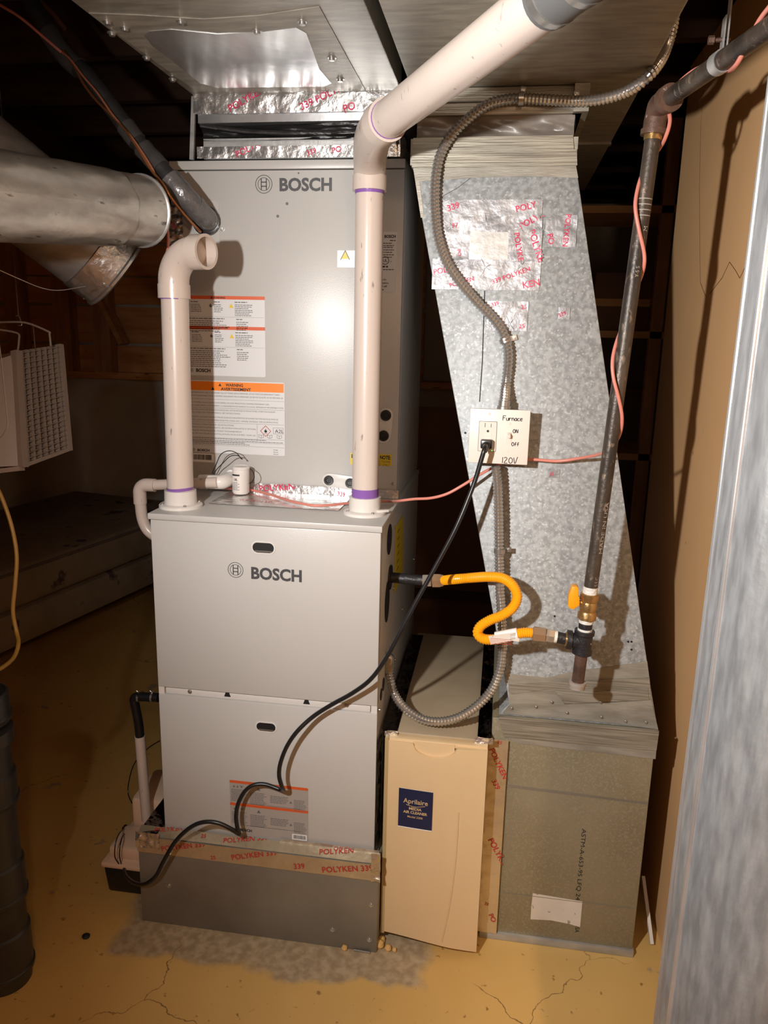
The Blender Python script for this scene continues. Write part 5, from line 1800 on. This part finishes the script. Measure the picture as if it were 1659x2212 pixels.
MB().grid(wrap, 90, 10).build('foil_tape', 'foil', rd2)
for k in range(5):
    t = 2 * math.pi * k / 5 + .4
    screw(MB(), F1 - d2 * .025 + (u2 * math.cos(t) + v2 * math.sin(t)) * .1115, u2 * math.cos(t) + v2 * math.sin(t), .004, .004).build('screw', 'steel', cap_)
fd = thing('vertical_round_duct', 'shiny vertical round metal duct standing close beside the tan wall', 'duct', (1.105, -.85, 0))
def post_pt(u, v):
    t = 2 * math.pi * u
    r = .1195 + .0007 * math.sin(t * 11 + .4) + .0006 * math.sin(t * 23)
    return Vector((1.105 + r * math.cos(t), -.85 + r * math.sin(t), 1.958 * v))


MB().grid(post_pt, 180, 2).build('duct_body', 'galv_post', fd)
for tt in (2.93, 3.34):
    MB().tube([(1.105 + .1195 * math.cos(tt), -.85 + .1195 * math.sin(tt), 0), (1.105 + .1195 * math.cos(tt), -.85 + .1195 * math.sin(tt), 1.957)], .0030, 10).build('highlight_streak', 'galv_bright', fd)  # bright ridges added to stand in for highlight streaks on the duct
ap = thing('black_drain_stack', 'black plastic drain pipe with coupling hubs left of the furnace', 'pipe', (-.285, -.25, 0))
MB().tube([(-.285, -.25, 0), (-.285, -.25, 0.62)], .057, 36).build('pipe', 'abs', ap)
for p0, p1 in ((1569, 1506), (1745, 1675), (1947, 1864), (2097, 2005)):
    z0, z1 = Y(35, p0, -.25).z, Y(35, p1, -.25).z
    MB().lathe([(.057, 0), (.0625, .002), (.0635, .010), (.0655, .012), (.0655, .018), (.0625, .020), (.0625, z1 - z0 - .004), (.057, z1 - z0)], (-.285, -.25, z0), (0, 0, 1), 40).build('hub', 'abs', ap)
z1 = Y(10, 1506, -.25).z
MB().lathe([(.0655, 0), (.0655, .03), (.05, .035), (.03, .036), (.03, .055), (1e-5, .056)], (-.285, -.25, .60), (0, 0, 1), 36).build('cleanout_plug', 'abs', ap)

# ================================================================== BACKGROUND THINGS
# bed pieces stored against the left wall
ma, mb_ = at(0, 1240, 2, .47), at(300, 1137, 2, .47)
dm = (mb_ - ma).normalized()
pm = Vector((-dm.y, dm.x, 0)).normalized()
if pm.x > 0:
    pm = -pm


def slab(z0, z1, name, m, label, cat, inset=0.0):
    a = ma - dm * 1.1 + pm * inset
    b = a + dm * 2.6
    mb = MB().prism([(a.x, a.y, z0), (b.x, b.y, z0), (b.x + pm.x * .95, b.y + pm.y * .95, z0), (a.x + pm.x * .95, a.y + pm.y * .95, z0)], (0, 0, z1 - z0))
    return mb, a, b


mbx, a, b = slab(.12, .285, 'box_spring', 'ticking', '', '')
bs = thing('box_spring', 'floral patterned box spring under the mattress in the dark left corner', 'box spring', ((a + b) / 2).to_tuple()[:2] + (0,))
mbx.build('body', 'ticking', bs, bevel=.03)
for s_, t_ in ((.05, .05), (.95, .05), (.05, .9), (.95, .9)):
    q = a.lerp(b, s_) + pm * (t_ * .95)
    B(q.x - .03, q.x + .03, q.y - .03, q.y + .03, 0, .125).build('leg', 'wood_z', bs)
mbx, a, b = slab(.288, .47, 'mattress', 'ticking', '', '')
ms = thing('mattress', 'old floral mattress lying on the box spring in the dark corner', 'mattress', ((a + b) / 2).to_tuple()[:2] + (.288,))
mbx.build('body', 'ticking', ms, bevel=.035, seg=3)
pts = [a + Vector((0, 0, .47 - a.z - .01)) + dm * .02, b + Vector((0, 0, .47 - b.z - .01)) - dm * .02]
MB().tube([Vector((v.x, v.y, .455)) - pm * .002 for v in pts], .007, 8).build('piping', 'ticking_top', ms)

# louvred light fixture hanging on wires
lf = thing('louvred_light_fixture', 'off-white louvred light fixture hanging by wires in the dark storage area', 'light fixture', dep(90, 990, 2.05))
TL_, TR2, BR2, BL2 = dep(30, 760, 2.0), dep(131, 745, 2.14), dep(151, 971, 2.14), dep(44, 1010, 2.0)
UU, VV = (TR2 - TL_), (BL2 - TL_)
NN = UU.cross(VV).normalized()
if NN.dot(CAM - TL_) < 0:
    NN = -NN


def lp(u, v, e=0.0):
    top = TL_.lerp(TR2, u)
    bot = BL2.lerp(BR2, u)
    return top.lerp(bot, v) + NN * e


def slat(u0, v0, u1, v1, wd, th, name, e=0.0, m='fixture'):
    p0, p1 = lp(u0, v0, e), lp(u1, v1, e)
    d_ = p1 - p0
    sd_ = d_.cross(NN).normalized()
    return MB().obox((p0 + p1) / 2, d_ / 2, sd_ * th / 2, NN * wd / 2).build(name, m, lf)


slat(.05, -.005, .05, 1.005, .02, .020, 'side_rail', 0)
slat(.965, -.005, .965, 1.005, .02, .014, 'side_rail', 0)
slat(.02, .99, .98, .99, .02, .010, 'end_rail', 0)
for k in range(7):
    u = .14 + k * .122
    slat(u, 0, u, .985, .014, .0075, 'louvre_blade', -.002)
for k in range(21):
    v = .02 + k * .046
    slat(.08, v, .95, v, .020, .0016, 'cross_blade', .000)
MB().prism([lp(.0, .0, -.05), lp(1, 0, -.05), lp(1, 1, -.05), lp(0, 1, -.05)], -NN * .012).build('dark_backing', 'brownpanel', lf)  # dark sheet that puts shade into the gaps between the blades
s0_, s1_, s2_, s3_ = lp(0.03, .02, .0), lp(.03, .99, .0), lp(-.28, .86, -.05), lp(-.22, .05, -.05)
MB().prism([s0_, s1_, lp(-.33, .93, -.05), lp(-.34, .84, -.05), s3_], NN * -.006).build('side_housing', 'fixture', lf)
MB().prism([lp(-.02, .985, .0), lp(.08, 1.0, .0), lp(.08, 1.0, -.05), lp(-.26, .96, -.05)], (0, 0, -.012)).build('end_plate', 'fixture', lf)
for pts in ([(38, 762), (41, 735), (38, 720), (0, 712)], [(110, 748), (107, 722), (104, 716), (55, 697), (0, 696)]):
    MB().tube(spline([dep(px, py, 2.08) for px, py in pts], 4), .0028, 8).build('hanger_frame', 'fixture', lf)
MB().tube([dep(76, 752, 2.10), dep(72, 705, 2.10)], .0014, 6).build('hanger_wire', 'wire', lf)
hk = dep(45, 696, 2.08)
MB().tube(spline([dep(40, 703, 2.08), dep(47, 702, 2.08), dep(44, 690, 2.08), dep(40, 682, 2.08), dep(35, 682, 2.08)], 5), .0014, 6).build('hook', 'wire', lf)
tp_ = dep(40, 684, 2.08)
MB().tube([tp_, Vector((tp_.x, tp_.y, 2.21))], .0008, 6).build('suspension_wire', 'wire', lf)
tag(MB().tube(spline([dep(-6, 700, 1.7), dep(5, 800, 1.7), dep(14, 890, 1.7), dep(16, 920, 1.7), dep(2, 945, 1.7), dep(-8, 950, 1.7)], 6), .0012, 6).build('thin_grey_wire', 'wire'), 'thin grey wire drooping beside the louvred fixture', 'wire')
tag(MB().tube(spline([dep(-20, 575, 1.6), dep(40, 602, 1.65), (dep(90, 622, 1.7)), dep(130, 627, 1.75), dep(185, 618, 1.8)], 6), .0011, 6).build('sagging_wire', 'wire'), 'thin pale wire sagging below the capped pipe', 'wire')
yc_ = [dep(-12, 1040, 1.6), dep(8, 1085, 1.6), dep(26, 1140, 1.6), dep(36, 1200, 1.6), dep(33, 1260, 1.6), dep(28, 1320, 1.6), dep(36, 1365, 1.6), dep(40, 1390, 1.58), dep(30, 1420, 1.55), dep(5, 1442, 1.5), dep(-25, 1455, 1.45)]
tag(MB().tube(spline(yc_, 6), .0042, 10).build('extension_cord', 'cord_yellow'), 'yellow extension cord hanging in the dark at the left', 'cord')

# storage shelves behind the slanted duct
sh = thing('storage_shelf', 'brown wooden shelf unit in the dark behind the slanted duct', 'shelf', (1.3, 1.45, 0))
for x, y in ((.98, 1.62), (1.30, 1.32), (1.95, 1.62), (1.95, 1.32)):
    B(x - .02, x + .02, y - .02, y + .02, 0, 2.19).build('post', 'wood_z', sh)
for py in (452, 722, 985):
    z = Y(1320, py, 1.3).z
    B(.96, 1.97, 1.30, 1.64, z - .012, z + .012).build('shelf_board', 'wood_lit', sh)
z = Y(1320, 722, 1.3).z + .0125
cb = thing('cardboard_box', 'brown cardboard box on the middle shelf behind the riser', 'box', (1.2, 1.47, z))
B(1.08, 1.275, 1.325, 1.60, z, z + .20).build('carton', 'brownpanel', cb, bevel=.003)
B(1.08, 1.275, 1.323, 1.326, z + .085, z + .11).build('packing_tape', 'wood_lit', cb)
bn = thing('hardboard_sheet', 'dark brown hardboard sheet leaning behind the gap between coil and riser', 'board', (.75, 1.85, 0))
MB().prism([(.30, 1.76, 0), (1.25, 1.76, 0), (1.25, 1.93, Y(980, 885, 1.85).z), (.30, 1.93, Y(980, 885, 1.85).z)], (0, .012, 0)).build('sheet', 'brownpanel', bn)
B(.30, 1.25, 1.735, 1.748, .30, .34).build('batten', 'wood_dark', bn)
# white batten leaning between box and wall
q0, q1 = at(1408, 2040, 2, .006), Y(1389, 1893, .22)
tag(MB().bar(q0, q1, .012, .008, (1, 0, 0)).build('white_batten', 'white_stick'), 'thin white painted stick leaning between return box and tan wall', 'stick')
# yellow cap of dried glue on the floor, debris
for px, py, r in ((500, 1985, .008),):
    pass
dbg = at(186, 2022, 2, .004)
tag(MB().lathe([(1e-5, -.004), (.009, -.002), (.010, .001), (.006, .004), (1e-5, .005)], dbg, (.1, 0, 1), 10).build('pebble', 'ink'), 'small dark crumb lying on the floor left of the furnace', 'debris')
